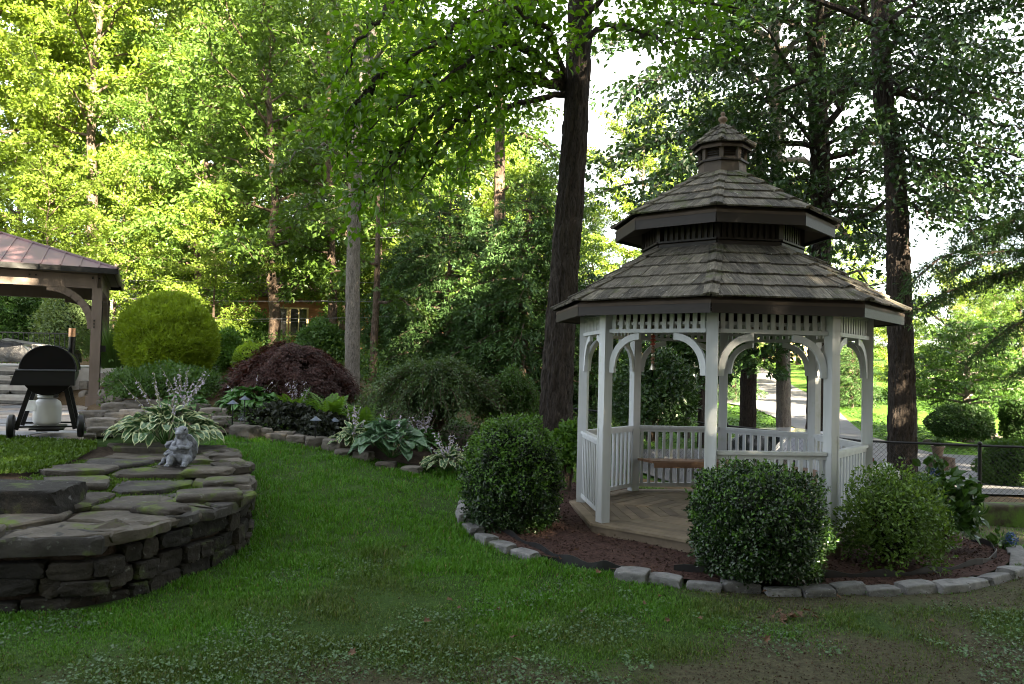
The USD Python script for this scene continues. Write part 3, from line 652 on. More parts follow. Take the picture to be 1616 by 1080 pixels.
# retaining wall in courses along the front, thin cap slabs overhanging
fl = np.array(front); seg = np.r_[0, np.cumsum(np.linalg.norm(np.diff(fl, axis=0), axis=1))]
def along(s): return np.array([np.interp(s, seg, fl[:, 0]), np.interp(s, seg, fl[:, 1])])
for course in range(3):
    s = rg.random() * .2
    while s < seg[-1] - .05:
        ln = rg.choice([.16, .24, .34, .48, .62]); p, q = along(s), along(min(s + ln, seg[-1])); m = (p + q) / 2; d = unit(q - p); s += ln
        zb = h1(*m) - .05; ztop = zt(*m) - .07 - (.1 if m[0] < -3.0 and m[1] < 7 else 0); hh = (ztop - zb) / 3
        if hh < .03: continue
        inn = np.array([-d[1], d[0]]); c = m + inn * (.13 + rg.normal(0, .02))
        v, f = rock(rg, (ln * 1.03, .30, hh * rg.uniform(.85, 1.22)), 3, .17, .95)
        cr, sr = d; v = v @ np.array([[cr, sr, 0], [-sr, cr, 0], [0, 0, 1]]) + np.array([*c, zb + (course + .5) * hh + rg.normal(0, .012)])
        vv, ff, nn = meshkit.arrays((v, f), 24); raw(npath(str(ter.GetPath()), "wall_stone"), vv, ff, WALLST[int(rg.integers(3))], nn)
s = seg[1] * .2
while s < seg[-1] - .1:
    ln = rg.uniform(.5, 1.0); p, q = along(s), along(min(s + ln, seg[-1])); m = (p + q) / 2; d = unit(q - p); s += ln + .015
    inn = np.array([-d[1], d[0]]); low = m[0] < -3.05 and m[1] < 7
    dep = .34 if not low else .42
    co = np.array([p + d * .01 - inn * .05, m - inn * rg.uniform(.06, .12), q - d * .01 - inn * .05, q + inn * dep * rg.uniform(.8, 1.1), m + inn * dep, p + inn * dep * rg.uniform(.8, 1.1)])
    co = densify(co, .09); co += rg.normal(0, .016, co.shape); z = zt(*m) + .035 + rg.normal(0, .012) - (.05 if low else 0)
    vv, ff, nn = meshkit.arrays(slab(rg, co, z - (.13 if low else .085), z, .014, .018), 25); raw(npath(str(ter.GetPath()), "cap_slab"), vv, ff, FLAG[int(rg.integers(4))], nn)
# two rounded boulders built into the rim, and the tall mossy block at the left
for (px, py, z, sz) in [(330, 768, .70, (.62, .40, .13)), (255, 790, .66, (.45, .3, .10)), (330, 730, .78, (.5, .35, .10)), (360, 752, .70, (.5, .4, .1))]:
    p = onz(px, py, z); v, f = rock(rg, sz, 3, .16, .8); a = rg.uniform(-.5, .5); cr, sr = math.cos(a), math.sin(a)
    v = v @ np.array([[cr, sr, 0], [-sr, cr, 0], [0, 0, 1]]) + np.array([p[0], p[1], zt(p[0], p[1]) + sz[2] * .3])
    vv, ff, nn = meshkit.arrays((v, f), True); raw(npath(str(ter.GetPath()), "rim_boulder"), vv, ff, FLAG[int(rg.integers(4))], nn)
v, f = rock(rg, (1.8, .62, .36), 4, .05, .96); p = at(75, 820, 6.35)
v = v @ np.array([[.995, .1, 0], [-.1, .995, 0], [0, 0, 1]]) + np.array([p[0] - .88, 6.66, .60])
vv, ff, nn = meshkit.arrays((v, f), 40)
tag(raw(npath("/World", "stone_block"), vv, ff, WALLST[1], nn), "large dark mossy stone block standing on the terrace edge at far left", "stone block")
# moss and low green growth in the joints and along the back
MOSS = leafmat("moss", (.10, .19, .022), trans=.3, var=.45, scale=6)
n = 90000; q = np.c_[rg.uniform(-8.2, -2.4, n), rg.uniform(5.6, 10, n)]
nz = meshkit.fbm(np.c_[q * 1.1, np.zeros(n)], 3, 9)
d2 = np.sort(np.linalg.norm(q[:, None] - pts[None], axis=2), axis=1)[:, :2]; joint = (d2[:, 1] - d2[:, 0]) < .13
back_d = q[:, 1] - (8.55 + .25 * (nz - .5))
gs_in = np.array([green_strip.contains(sg.Point(a)) for a in q])
tin = np.array([ter_poly.buffer(-.05).contains(sg.Point(a)) for a in q])
ok = tin & ((joint & (nz > .50)) | gs_in)
q, g2 = q[ok], gs_in[ok]; n = len(q)
hgt = np.where(g2, rg.uniform(.03, .075, n), rg.uniform(.018, .035, n))
C = np.c_[q, zt(q[:, 0], q[:, 1]) - np.where(g2, .01, .035)]
D = np.c_[rg.normal(0, .6, (n, 2)), np.ones(n)]
tag(obj_raw("moss", leaves(C, D, np.c_[rg.normal(0, 1, (n, 2)), np.full(n, .3)], hgt, hgt * .55, "quad"), MOSS, ter), kind="stuff")

# ---------------------------------------------------------------- patio, steps, rocks
PZ = .88
PAV = [mat(f"bluestone_{'abcd'[i]}", c, rough=.8, var=.35, scale=4, bump=.5, bscale=25, bdist=.01) for i, c in enumerate([(.21, .20, .20), (.24, .205, .175), (.18, .18, .185), (.27, .235, .20)])]
pat_poly = sg.Polygon([(-14, 9.25), tuple(onz(132, 692, PZ)[:2]), tuple(onz(126, 665, PZ)[:2]), tuple(onz(140, 640, PZ)[:2]), (-8.3, 15.2), (-14, 15.2)]).buffer(0)
patio = thing("patio", "patio paved with grey and tan bluestone rectangles under the grill", None, (0, 0, 0), kind="structure")
pm = trimesh.creation.extrude_polygon(pat_poly, .9, engine="earcut"); pm.apply_translation([0, 0, PZ - .93]); obj("paving_bed", pm, BEDSOIL, patio)
y = 9.2
while y < 15.2:
    hgt = rg.choice([.38, .46, .6]); x = -13 - rg.random()
    while x < -4.5:
        w = rg.choice([.45, .6, .75, .9]); g = sg.box(x + .008, y + .008, x + w - .008, y + hgt - .008).intersection(pat_poly); x += w
        if g.is_empty or g.geom_type != "Polygon" or g.area < .01: continue
        e = trimesh.creation.extrude_polygon(g, .045 + rg.normal(0, .004), engine="earcut"); e.apply_translation([0, 0, PZ - .045])
        obj("paving_stone", e, PAV[int(rg.integers(4))], patio)
    y += hgt
steps = thing("garden_steps", "four grey stone steps with dark risers behind the grill", "steps", (0, 0, 0))
STEP = mat("step_stone", (.36, .34, .32), rough=.75, var=.25, scale=5, bump=.4); RIS = mat("riser_stone", (.12, .115, .11), rough=.9, var=.5, scale=8, bump=.8, bscale=20)
xe = at(46, 600, 15.1)[0]
for i in range(4):
    yy = 15.05 + i * .36; z = PZ + .175 * i
    rr = 0
    x = xe - 2.6
    while x < xe:
        w = rg.uniform(.3, .6); w = min(w, xe - x)
        if w > .05:
            v, f = rock(rg, (w * .98, .3, .125), 2, .05, .95); vv, ff, nn = meshkit.arrays((v + [x + w / 2, yy + .17, z + .06], f), 40); raw(npath(str(steps.GetPath()), "riser_stone"), vv, ff, RIS, nn)
        x += w
    b = MB(); b.box((xe - 1.3, yy + .19, z + .15), (2.64, .42, .05)); b.box((xe - 1.3, yy + .2, z + .10), (2.6, .39, .05)); obj("tread", b.get(), STEP, steps)
b = MB(); b.box((xe - 3.0, 18.2, PZ + .30), (8, 3.4, .8)); obj("landing", b.get(), STEP, steps)
ROCK = [mat(f"boulder_{'abc'[i]}", c, rough=.9, spec=.2, var=.5, scale=5, bump=.8, bscale=15, bdist=.03, patch=[lich]) for i, c in enumerate([(.14, .125, .11), (.10, .088, .075), (.17, .15, .13)])]
def rocks(spots, label, cat, group, sub=2):
    for i, (px, py, Y, w, h) in enumerate(sorted(spots)):
        p = at(px, py, Y); s = w * Y / FPX
        v, f = rock(rg, (s, s * rg.uniform(.6, .9), h * Y / FPX * 1.15), 3, .2, rg.uniform(.55, .92)); a = rg.uniform(-.4, .4); cr, sr = math.cos(a), math.sin(a)
        v = v @ np.array([[cr, sr, 0], [-sr, cr, 0], [0, 0, 1]]) + np.array([p[0], p[1], p[2]])
        vv, ff, nn = meshkit.arrays((v, f), 26)
        tag(raw(npath("/World", "rock"), vv, ff, ROCK[int(rg.integers(3))], nn), f"{label}, {ORD[i]} from the left", cat, group)
rocks([(172, 596, 15.6, 26, 14), (192, 601, 15.4, 20, 12), (176, 608, 15.2, 24, 14), (165, 622, 14.9, 18, 13), (185, 618, 15, 26, 13), (200, 612, 15.2, 24, 14), (215, 600, 15.6, 44, 12), (236, 606, 15.4, 40, 13), (178, 632, 14.6, 22, 13), (200, 630, 14.6, 24, 16), (222, 622, 14.8, 30, 17), (245, 620, 14.6, 36, 18), (160, 636, 14.6, 14, 10), (186, 634, 14.4, 16, 10), (215, 640, 14.2, 40, 16), (133, 624, 15.6, 16, 14), (133, 608, 15.9, 14, 12), (262, 612, 15, 34, 14), (205, 590, 16, 40, 12)],
      "rounded grey and tan rock heaped beside the pavilion post", "rock", "rocks heaped beside the pavilion post")
rocks([(150, 655, 12.6, 44, 14), (145, 670, 11.2, 36, 18), (165, 668, 11, 50, 16), (185, 660, 11.8, 40, 16), (215, 655, 12.2, 46, 16), (138, 690, 9.8, 26, 10), (160, 682, 10.2, 44, 14), (205, 645, 13.4, 50, 18), (240, 640, 13.6, 50, 18), (180, 645, 13.2, 40, 18), (260, 650, 13, 44, 18), (200, 676, 10.4, 40, 14)],
      "low weathered rock between the patio edge and the variegated hosta", "rock", "rocks between patio and hosta")
rocks([(338, 656, 12.6, 44, 22), (312, 650, 13, 40, 24), (350, 664, 12.2, 34, 14), (330, 672, 12, 50, 16), (290, 640, 13.4, 40, 20)],
      "brown rock standing up between the variegated hosta and the path lights", "rock", "rocks by the path lights")
rocks([(388, 684, 11.7, 44, 24), (418, 685, 11.8, 26, 18), (436, 692, 11.7, 34, 16), (466, 697, 11.7, 34, 20), (500, 702, 11.7, 40, 24), (527, 704, 11.6, 36, 22), (545, 716, 11.4, 40, 14), (574, 722, 11.2, 34, 18), (560, 705, 11.8, 34, 10), (400, 666, 12.4, 30, 10), (610, 735, 10.9, 36, 12), (650, 742, 10.8, 34, 12), (372, 676, 12.2, 40, 18), (450, 688, 12.0, 40, 16), (484, 694, 12.0, 44, 18)],
      "flat grey stone along the back edge of the lawn", "rock", "stones along the back edge of the lawn")
# slate path behind those stones
GRAVEL = mat("slate_gravel", (.20, .20, .235), rough=.8, var=.6, scale=30, bump=1.0, bscale=60, bdist=.03, coord="world")
gp = sg.Polygon([gnd(*p)[:2] for p in [(380, 670), (412, 668), (450, 680), (500, 694), (520, 697), (500, 684), (450, 668), (410, 655), (385, 655)]]).buffer(.05)
tag(obj_raw("gravel_path", drape(gp, .2, .05, .04, 5), GRAVEL), "blue-grey slate gravel path behind the lawn stones", kind="structure")
# ---------------------------------------------------------------- pavilion at the left
th = math.radians(25); pb = at(147, 640, 14.9); pb[2] = PZ
pv = thing("garden_pavilion", "brown timber pavilion with red-brown metal hip roof at left edge", "pavilion", pb, th)
TIMB = mat("pavilion_timber", (.12, .092, .075), rough=.7, var=.25, scale=6, stretch=(1, 1, .3), bump=.25, bscale=40)
METAL = mat("red_metal_roof", (.10, .055, .062), rough=.5, spec=.5, var=.1, scale=3)
BLKM = mat("black_metal", (.007, .007, .0075), rough=.42, spec=.3, var=.2, scale=8)
BLKP = mat("black_enamel", (.004, .004, .0045), rough=.28, spec=.25, var=.2, scale=8)
S = 3.7                                       # between posts
for (x, y) in ((0, 0), (-S, 0), (0, S), (-S, S)):
    b = MB(); b.box((x, y, 1.12), (.17, .17, 2.24)); b.box((x, y, .10), (.26, .26, .2)); b.box((x, y, .215), (.22, .22, .03)); obj("post", b.get(), TIMB, pv)
for (a, c) in (((-S, 0), (0, 0)), ((0, 0), (0, S)), ((-S, S), (0, S)), ((-S, 0), (-S, S))):
    b = MB(); b.bar((a[0], a[1], 2.36), (c[0], c[1], 2.36), .13, .26); b.bar((a[0], a[1], 2.53), (c[0], c[1], 2.53), .18, .06); obj("beam", b.get(), TIMB, pv)
def brace(dx, dy, ox, oy):
    b = MB(); t = np.linspace(0, math.pi / 2, 9)
    P = [np.array([ox + dx * (.78 - .74 * math.cos(a)) + dx * .04, oy + dy * (.78 - .74 * math.cos(a)) + dy * .04, 2.22 - .74 + .74 * math.sin(a)]) for a in t]
    sidev = np.array([-dy, dx, 0.0])
    for p, q in zip(P[:-1], P[1:]): b.bar(p - (q - p) * .06, q + (q - p) * .06, .10, .13, up=np.cross(sidev, unit(q - p)))
    return b.get()
for (ox, oy, dirs) in ((0, 0, ((-1, 0), (0, 1))), (-S, 0, ((1, 0), (0, 1))), (0, S, ((-1, 0), (0, -1)))):
    for dx, dy in dirs: obj("curved_brace", brace(dx, dy, ox, oy), TIMB, pv)
b = MB()
for z in (1.5, 1.56, 1.62): b.box((-.03, -.09, z), (.025, .012, .025))
for x in (-.08, .03, -1.0, -1.1): b.box((x, -.07, 2.42), (.03, .012, .03))
obj("bolt_heads", b.get(), BLKM, pv)
b = MB(); b.box((.13, 0, 1.10), (.09, .05, .12)); b.box((.095, .03, 1.05), (.012, .012, 1.9)); obj("outlet_box", b.get(), BLKM, pv)
E0, EZ, PK = .34, 2.60, .78                 # overhang, eave height, rise to the peak
mid = np.array([-S / 2, S / 2, EZ + PK]); cs = [np.array([E0, -E0, EZ]), np.array([E0, S + E0, EZ]), np.array([-S - E0, S + E0, EZ]), np.array([-S - E0, -E0, EZ])]
for k, (a, c) in enumerate(((cs[3], cs[0]), (cs[0], cs[1]), (cs[1], cs[2]), (cs[2], cs[3]))):
    u = unit(c - a); L = np.linalg.norm(c - a); m = (a + c) / 2; s = unit(mid - m); Sl = np.linalg.norm(mid - m); nn = np.cross(u, s); nn = nn if nn[2] > 0 else -nn
    npn = 14; w = L / npn
    for i in range(npn):
        x0, x1 = -L / 2 + i * w, -L / 2 + (i + 1) * w
        tt = lambda x: Sl * (1 - abs(x) / (L / 2))
        b = MB(); P = [m + u * x0, m + u * x1, m + u * x1 + s * tt(x1), m + u * x0 + s * tt(x0)]
        v = np.array([p - nn * .012 for p in P] + [p for p in P]); b.add(v, [[0, 3, 2, 1], [4, 5, 6, 7], [0, 1, 5, 4], [1, 2, 6, 5], [2, 3, 7, 6], [3, 0, 4, 7]])
        if i and tt(x0) > .1: b.bar(m + u * x0 + nn * .009, m + u * x0 + s * tt(x0) + nn * .009, .02, .02, up=nn)
        obj("roof_panel", b.get(), METAL, pv)
    b = MB(); b.bar(a + np.array([0, 0, -.05]), c + np.array([0, 0, -.05]), .03, .10); obj("eave_fascia", b.get(), BLKM, pv)
    b = MB(); b.bar(a + nn * .015, mid + nn * .015, .06, .035); obj("hip_cap", b.get(), METAL, pv)
b = MB(); b.box((-S / 2, S / 2, EZ - .02), (S + .5, S + .5, .02)); obj("ceiling", b.get(), DARKIN, pv)

# ---------------------------------------------------------------- barrel grill, propane tank
gp_ = at(72, 684, 9.35); gp_[2] = PZ
gr = thing("barrel_grill", "black barrel grill on A-frame legs with two wheels on the patio", "grill", gp_, math.radians(26))
# barrel axis along +y (away from the camera)
def halfbarrel(r, L, z0, up, th0=.0):
    t = np.linspace(0, math.pi, 25) if up else np.linspace(math.pi, 2 * math.pi, 25)
    ring = np.c_[r * np.cos(t), np.zeros(25), z0 + r * np.sin(t)]
    ins = np.c_[(r - .0) * np.cos(t), np.full(25, .0), z0 + r * np.sin(t)]
    b = MB(); a, c = ring, ring + [0, L, 0]
    f = [[i, i + 1, 26 + i, 25 + i] for i in range(24)]
    b.add(np.vstack([a, c]), f)
    for rr in (a, c): b.add(np.vstack([rr, [[0, rr[0, 1], z0]]]), [[i, i + 1, 25] for i in range(24)])
    return b
zc = .80
b = halfbarrel(.29, .82, zc, True); lid = obj("lid", b.get(), BLKP, gr, smooth=35)
t = np.linspace(0, math.pi, 25); obj("lid_rim", tubes([np.c_[.295 * np.cos(t), np.full(25, yy), zc + .295 * np.sin(t)] for yy in (0.0, .82)], [.009] * 2, 6), BLKM, lid, smooth=True)
b = MB(); b.tube([(-.22, .1, zc + .24), (-.26, .1, zc + .29), (-.26, .72, zc + .29), (-.22, .72, zc + .24)], .014, 8); obj("lid_handle", b.get(), mat("steel", (.55, .55, .55), rough=.3, metallic=1.0), lid)
b = halfbarrel(.285, .80, zc - .012, False); obj("barrel_bottom", b.get(), BLKP, gr, smooth=35)
b = MB(); b.hexa(np.array([(-.36, -.20, .63), (-.31, -.20, .80), (-.36, .0, .63), (-.31, .0, .80), (.29, -.20, .63), (.29, -.20, .80), (.29, .0, .63), (.29, .0, .80)])); fs = obj("front_shelf", b.get(), BLKM, gr)
b = MB(); b.box((-.01, -.1, .808), (.60, .22, .012)); obj("shelf_top", b.get(), mat("grey_steel", (.12, .13, .15), rough=.35, metallic=.6), fs)
for i in range(3): obj("control_knob", lathe([(0, 0), (.02, 0), (.02, .03), (0, .03)], 10) if False else MB().box((-.345, -.16 + i * .055, .72), (.03, .03, .03)).get(), mat("steel", (.5, .5, .5)), fs)
for x0, x1 in ((-.17, -.31), (.18, .30)):
    for yy in (.08, .70):
        obj("leg", MB().bar((x0, yy, .62), (x1, yy, .10), .05, .05, up=(0, 1, 0)).get(), BLKM, gr)
obj("axle", MB().bar((-.36, .08, .13), (.36, .08, .13), .02, .02).get(), BLKM, gr); obj("axle", MB().bar((-.36, .70, .13), (.36, .70, .13), .02, .02).get(), BLKM, gr)
b = MB(); b.box((0, .38, .10), (.36, .66, .02)); b.box((0, .38, .075), (.24, .3, .03)); obj("bottom_shelf", b.get(), BLKM, gr)
for x in (-.36, .36):
    for yy in (.08,):
        v, f = lathe([(0, -.035), (.06, -.035), (.10, -.028), (.125, -.035), (.14, -.02), (.14, .02), (.125, .035), (.10, .028), (.06, .035), (0, .035)], 24)
        v = v[:, [2, 1, 0]] + [x, yy, .14]; wl = obj("wheel", (v, f), BLKM, gr, smooth=30)
        v, f = lathe([(0, -.04), (.03, -.04), (.03, .04), (0, .04)], 12); obj("hub_cap", (v[:, [2, 1, 0]] + [x, yy, .14], f), mat("grey_steel", (.1, .1, .1)), wl)
b = MB(); b.tube([(.20, .66, zc + .2), (.20, .66, zc + .42)], .037, 14); obj("smoke_stack", b.get(), BLKP, gr, smooth=30)
b = MB(); b.tube([(.20, .66, zc + .42), (.20, .66, zc + .53)], .041, 14); obj("stack_sunlit_top", b.get(), mat("stack_sun_orange", (.55, .3, .18), rough=.35, metallic=.8), gr, smooth=30)  # orange sunlight on the stack top, put into the colour of this piece
pt = at(74, 668, 9.62); pt[2] = PZ + .115
tk = thing("propane_tank", "white propane tank with paper tag standing between the grill legs", "propane tank", pt)
TANK = mat("tank_paint", (.50, .50, .485), rough=.4, var=.1, scale=5)
obj("cylinder", lathe([(0, 0), (.10, 0), (.105, .02), (.13, .03), (.152, .06), (.152, .25), (.14, .30), (.10, .335), (.03, .35), (0, .35)], 24), TANK, tk, smooth=40)
b = MB(); b.tube([(0, 0, .35), (0, 0, .41)], .022, 10); b.box((.03, 0, .39), (.05, .03, .03)); obj("valve", b.get(), BLKM, tk)
t = np.linspace(.5, 5.8, 16); obj("collar", tubes([np.c_[.10 * np.cos(t), .10 * np.sin(t), np.full(16, z)] for z in (.36, .385, .41, .435)], [.013] * 4, 6), TANK, tk)
obj("paper_tag", MB().box((-.11, -.16, .26), (.11, .004, .13), rz=.2).get(), mat("paper", (.75, .75, .73)), tk)
# ---------------------------------------------------------------- black covered furniture and thin iron fence on the upper level
cv = at(58, 556, 16.6)
b = MB(); rgc = np.random.default_rng(3)
m = trimesh.creation.box([1.5, .75, .36]); m = m.subdivide().subdivide().subdivide().subdivide(); v = np.array(m.vertices)
v[:, 2] += -.18 * (v[:, 0] / 1.5) * (v[:, 2] > 0) + .05 * (meshkit.fbm(v * 5, 3, 2) - .5); v[:, :2] *= 1 + (.10 * (meshkit.fbm(v * 4 + 3, 3, 4) - .5))[:, None]; v[:, :2] *= (1 - .18 * np.clip(v[:, 2:3] / .2, 0, 1))
c_ = thing("covered_lounger", "furniture under a black vinyl cover with pale strip on the top step", "covered furniture", cv + np.array([0, 0, -.02]), .1)
obj_raw("vinyl_cover", (v, np.array(m.faces)), mat("black_vinyl", (.014, .014, .016), rough=.3, spec=.5, bump=.6, bscale=8, bdist=.05), c_)
obj("pale_strip", MB().hexa(np.array([(-.55, -.30, .255), (-.55, -.30, .265), (-.5, -.22, .29), (-.5, -.22, .30), (.55, -.30, .10), (.55, -.30, .11), (.6, -.22, .135), (.6, -.22, .145)])).get(), mat("pale_cloth", (.6, .6, .6)), c_)
fz = thing("iron_fence", "thin black iron fence behind the covered furniture", "fence", at(20, 560, 19.5))
obj("top_rail", MB().bar((-3, 0, .55), (1.6, 0, .55), .035, .03).get(), BLKM, fz); obj("bottom_rail", MB().bar((-3, 0, -.25), (1.6, 0, -.25), .03, .03).get(), BLKM, fz)
for i in range(36): obj("picket", MB().box((-2.95 + i * .128, 0, .1), (.014, .014, .9)).get(), BLKM, fz)
# ---------------------------------------------------------------- path lights
LAMP = mat("lamp_metal", (.07, .085, .11), rough=.4, metallic=.5)
for (px, py, Y, hh, lab) in [(366, 684, 11.9, .45, "dark mushroom path light, tallest and leftmost, in front of the green hosta"), (385, 672, 12.5, .42, "dark mushroom path light second from left, beside the slate path"),
                             (497, 706, 11.6, .40, "dark mushroom path light standing among the flat stones below the ferns"), (527, 702, 12.0, .36, "dark mushroom path light half hidden behind the flat stones, rightmost")]:
    p = at(px, py, Y); t = thing("path_light", lab, "path light", p, 0, "path lights along the garden bed")
    obj("stake", tube([(0, 0, -.15), (0, 0, hh)], .009, 8), BLKM, t)
    obj("lamp_hat", lathe([(0, hh + .055), (.015, hh + .05), (.02, hh + .04), (.085, hh - .005), (.085, hh - .012), (.02, hh + .02), (0, hh + .02)], 18), LAMP, t, smooth=30)
    obj("lens", lathe([(0, hh - .01), (.02, hh - .01), (.022, hh + .02), (0, hh + .025)], 10), mat("lamp_glass", (.5, .5, .48), rough=.2), t)
# ---------------------------------------------------------------- two turtles
def blob(bones, length=.012, smooth=8):
    man = None
    for (a, ra, b_, rb) in bones:
        sa = m3.Manifold.sphere(ra, 20).translate(tuple(a)); sb = m3.Manifold.sphere(rb, 20).translate(tuple(b_)); h = m3.Manifold.batch_hull([sa, sb])
        man = h if man is None else man + h
    man = man.refine_to_length(length); mm = man.to_mesh(); tm = trimesh.Trimesh(mm.vert_properties[:, :3], mm.tri_verts, process=True)
    trimesh.smoothing.filter_taubin(tm, iterations=smooth); return tm
STAT = mat("grey_resin", (.20, .21, .24), rough=.75, spec=.3, var=.65, scale=22, bump=.8, bscale=70, bdist=.008)
DKEYE = mat("dark_eye", (.02, .02, .025), rough=.3)
def turtle(name, label, loc, rz, s, lean=0.0):
    t = thing(name, label, "statue", loc, rz, scale=s)
    # faces -y; sitting, height about .43
    body = [((0, 0, .10), .105, (0, .01, .20), .082), ((0, .01, .20), .082, (0, 0, .26), .045),
            ((0, -.005, .26), .040, (0, -.02, .335), .040), ((0, -.02, .365), .060, (0, -.075, .368), .050), ((0, -.075, .368), .050, (0, -.135, .345), .034), ((0, -.135, .348), .034, (0, -.15, .335), .018), ((0, -.03, .335), .042, (0, -.115, .318), .030),
            ((-.08, -.02, .225), .032, (-.085, -.085, .185), .027), ((-.085, -.085, .185), .027, (-.02, -.125, .185), .024), ((.08, -.02, .225), .032, (.09, -.085, .195), .027), ((.09, -.085, .195), .027, (.03, -.13, .20), .024),
            ((-.075, -.05, .07), .05, (-.085, -.10, .085), .042), ((-.085, -.10, .085), .042, (-.08, -.14, .03), .032), ((-.08, -.14, .03), .03, (-.085, -.18, .022), .024),
            ((.075, -.05, .07), .05, (.085, -.10, .085), .042), ((.085, -.10, .085), .042, (.08, -.14, .03), .032), ((.08, -.14, .03), .03, (.085, -.18, .022), .024), ((0, .08, .04), .03, (0, .14, .015), .015)]
    bm = blob(body); v = np.array(bm.vertices)
    cut = np.exp(-((v[:, 2] - .332) / .007) ** 2) * (v[:, 1] < -.07) * .012; v[:, 1] += cut
    bo = obj("body", (v, bm.faces), STAT, t, smooth=True)
    sh = trimesh.creation.icosphere(4); v = sh.vertices * [.135, .10, .165]; k = meshkit.noise(sh.vertices * 4.5, 3); v = v * (1 + .10 * (np.abs(k - .5) * 2)[:, None]); v[:, 1] = np.where(v[:, 1] < 0, v[:, 1] * .25, v[:, 1]); v = v + [0, .055, .165]
    obj("shell", (v, sh.faces), STAT, t, smooth=40)
    b = MB()
    for i, z in enumerate((.10, .14, .18)): pass
    pl = blob([((-.05, -.075, .10), .03, (.05, -.075, .10), .03), ((-.05, -.07, .15), .028, (.05, -.07, .15), .028), ((-.04, -.065, .195), .026, (.04, -.065, .195), .026)], .012, 2); obj("belly_plates", pl, STAT, t, smooth=50)
    for x in (-1, 1):
        e = trimesh.creation.icosphere(2, .017); e.apply_translation([x * .047, -.085, .392]); ey = obj("eye", e, STAT, t, smooth=True)
        e = trimesh.creation.icosphere(2, .009); e.apply_translation([x * .058, -.094, .394]); obj("pupil", e, DKEYE, ey, smooth=True)
        for q in range(3):
            e = trimesh.creation.icosphere(2, .011); e.apply_translation([x * .085 + (q - 1) * .018, -.20, .014]); obj("toe", e, STAT, t, smooth=True)
    return t
p = onz(287, 742, .66); p[2] = zt(p[0], p[1]) + .03
turtle("turtle_statue", "larger grey sitting turtle statue with arms crossed on the terrace edge", p, math.radians(2), 1.0)
p2 = p + np.array([-.15, .10, -.01])
turtle("turtle_statue", "smaller grey turtle statue tucked behind the left side of the larger one", p2, math.radians(-25), .62)
# ---------------------------------------------------------------- lawn
from shapely import contains_xy
rg = np.random.default_rng(77)
lawn_poly = sg.box(-7, 3.9, 9, 13.2).difference(ter_poly.buffer(.02)).difference(bed_poly).difference(gard_poly).difference(pat_poly.buffer(.05))
lawn_poly = lawn_poly.difference(sg.box(-9, 8.8, -4.1, 14)).difference(sg.box(2.0, 12.3, 9, 14))
N = 620000
yy = 3.9 * (13.2 / 3.9) ** rg.random(N) ** 1.05; xx = rg.uniform(-.72, .72, N) * yy
ok = contains_xy(lawn_poly, xx, yy); xx, yy = xx[ok], yy[ok]
b_ = bare_at(xx, yy); tuft = meshkit.fbm(np.c_[xx * 3.2, yy * 3.2, xx * 0], 3, 41); lush = meshkit.fbm(np.c_[xx * .8, yy * .8, xx * 0], 3, 17)
ok = rg.random(len(xx)) < np.clip(1.0 - b_ * .93, 0, 1) * np.clip(.35 + 1.5 * (tuft - .28), .12, 1)
xx, yy, tuft, lush, b_ = xx[ok][:230000], yy[ok][:230000], tuft[ok][:230000], lush[ok][:230000], b_[ok][:230000]
n = len(xx); zz = H(xx, yy) - .012
h = (.62 + .38 * np.clip((yy - 4.6) / 2.2, 0, 1)) * (.028 + .055 * tuft * rg.uniform(.5, 1.3, n)) * (1 - .45 * b_) * np.where(yy > 7, 1.15, 1.0); w = .0032 + .0007 * yy * .8
az = rg.uniform(0, 2 * np.pi, n); lean = rg.uniform(.1, .75, n)
B = np.c_[xx, yy, zz]; dv = np.c_[np.cos(az), np.sin(az), az * 0]; sv = np.c_[-np.sin(az + rg.normal(0, .5, n)), np.cos(az), az * 0] * (w / 2)[:, None]
M1 = B + dv * (h * lean * .35)[:, None] + np.array([0, 0, 1]) * (h * .6)[:, None]; T1 = B + dv * (h * lean)[:, None] + np.array([0, 0, 1]) * (h * (1 - .25 * lean))[:, None]
V = np.stack([B - sv, B + sv, M1 + sv * .8, M1 - sv * .8, T1], 1).reshape(-1, 3)
F = (np.arange(n)[:, None, None] * 5 + np.array([[0, 1, 2], [0, 2, 3], [3, 2, 4]])[None]).reshape(-1, 3)
dull = np.clip((meshkit.fbm(np.c_[xx * .9 + 4, yy * .9, xx * 0], 3, 61) - .52) * 4 + .5 - (yy - 5.9) * .55 + np.clip(xx, -1, 2) * .18, 0, 1) * .85
col = np.array([.066, .175, .011]) * (1 - dull[:, None]) + np.array([.070, .098, .022]) * dull[:, None]; col = col * rg.uniform(.65, 1.3, (n, 1))
straw = rg.random(n) < .035; col[straw] = np.array([.20, .17, .08]) * rg.uniform(.6, 1.1, (straw.sum(), 1))
GRASS = usdkit.material(stage, "/World/Looks/grass_blades", {"a": ("attribute", {"attribute": "tint"}), "p": ("principled_bsdf", {"roughness": .45, "specular_ior_level": .3}), "m": ("mix_color", {"blend_type": "multiply", "fac": 1.0, "b": (1.2, 1.2, .5), "use_clamp": False}), "t": ("translucent_bsdf", {}), "x": ("mix_closure", {"fac": .32})},
    [("a.color", "p.base_color"), ("a.color", "m.a"), ("m.result", "t.color"), ("p.BSDF", "x.closure1"), ("t.BSDF", "x.closure2")], surface="x.closure")
tag(obj_raw("grass", (V, F), GRASS, prim={"tint": np.repeat(col, 5, 0)}), "short green lawn grass between the terrace and the gazebo bed", "grass", kind="stuff")
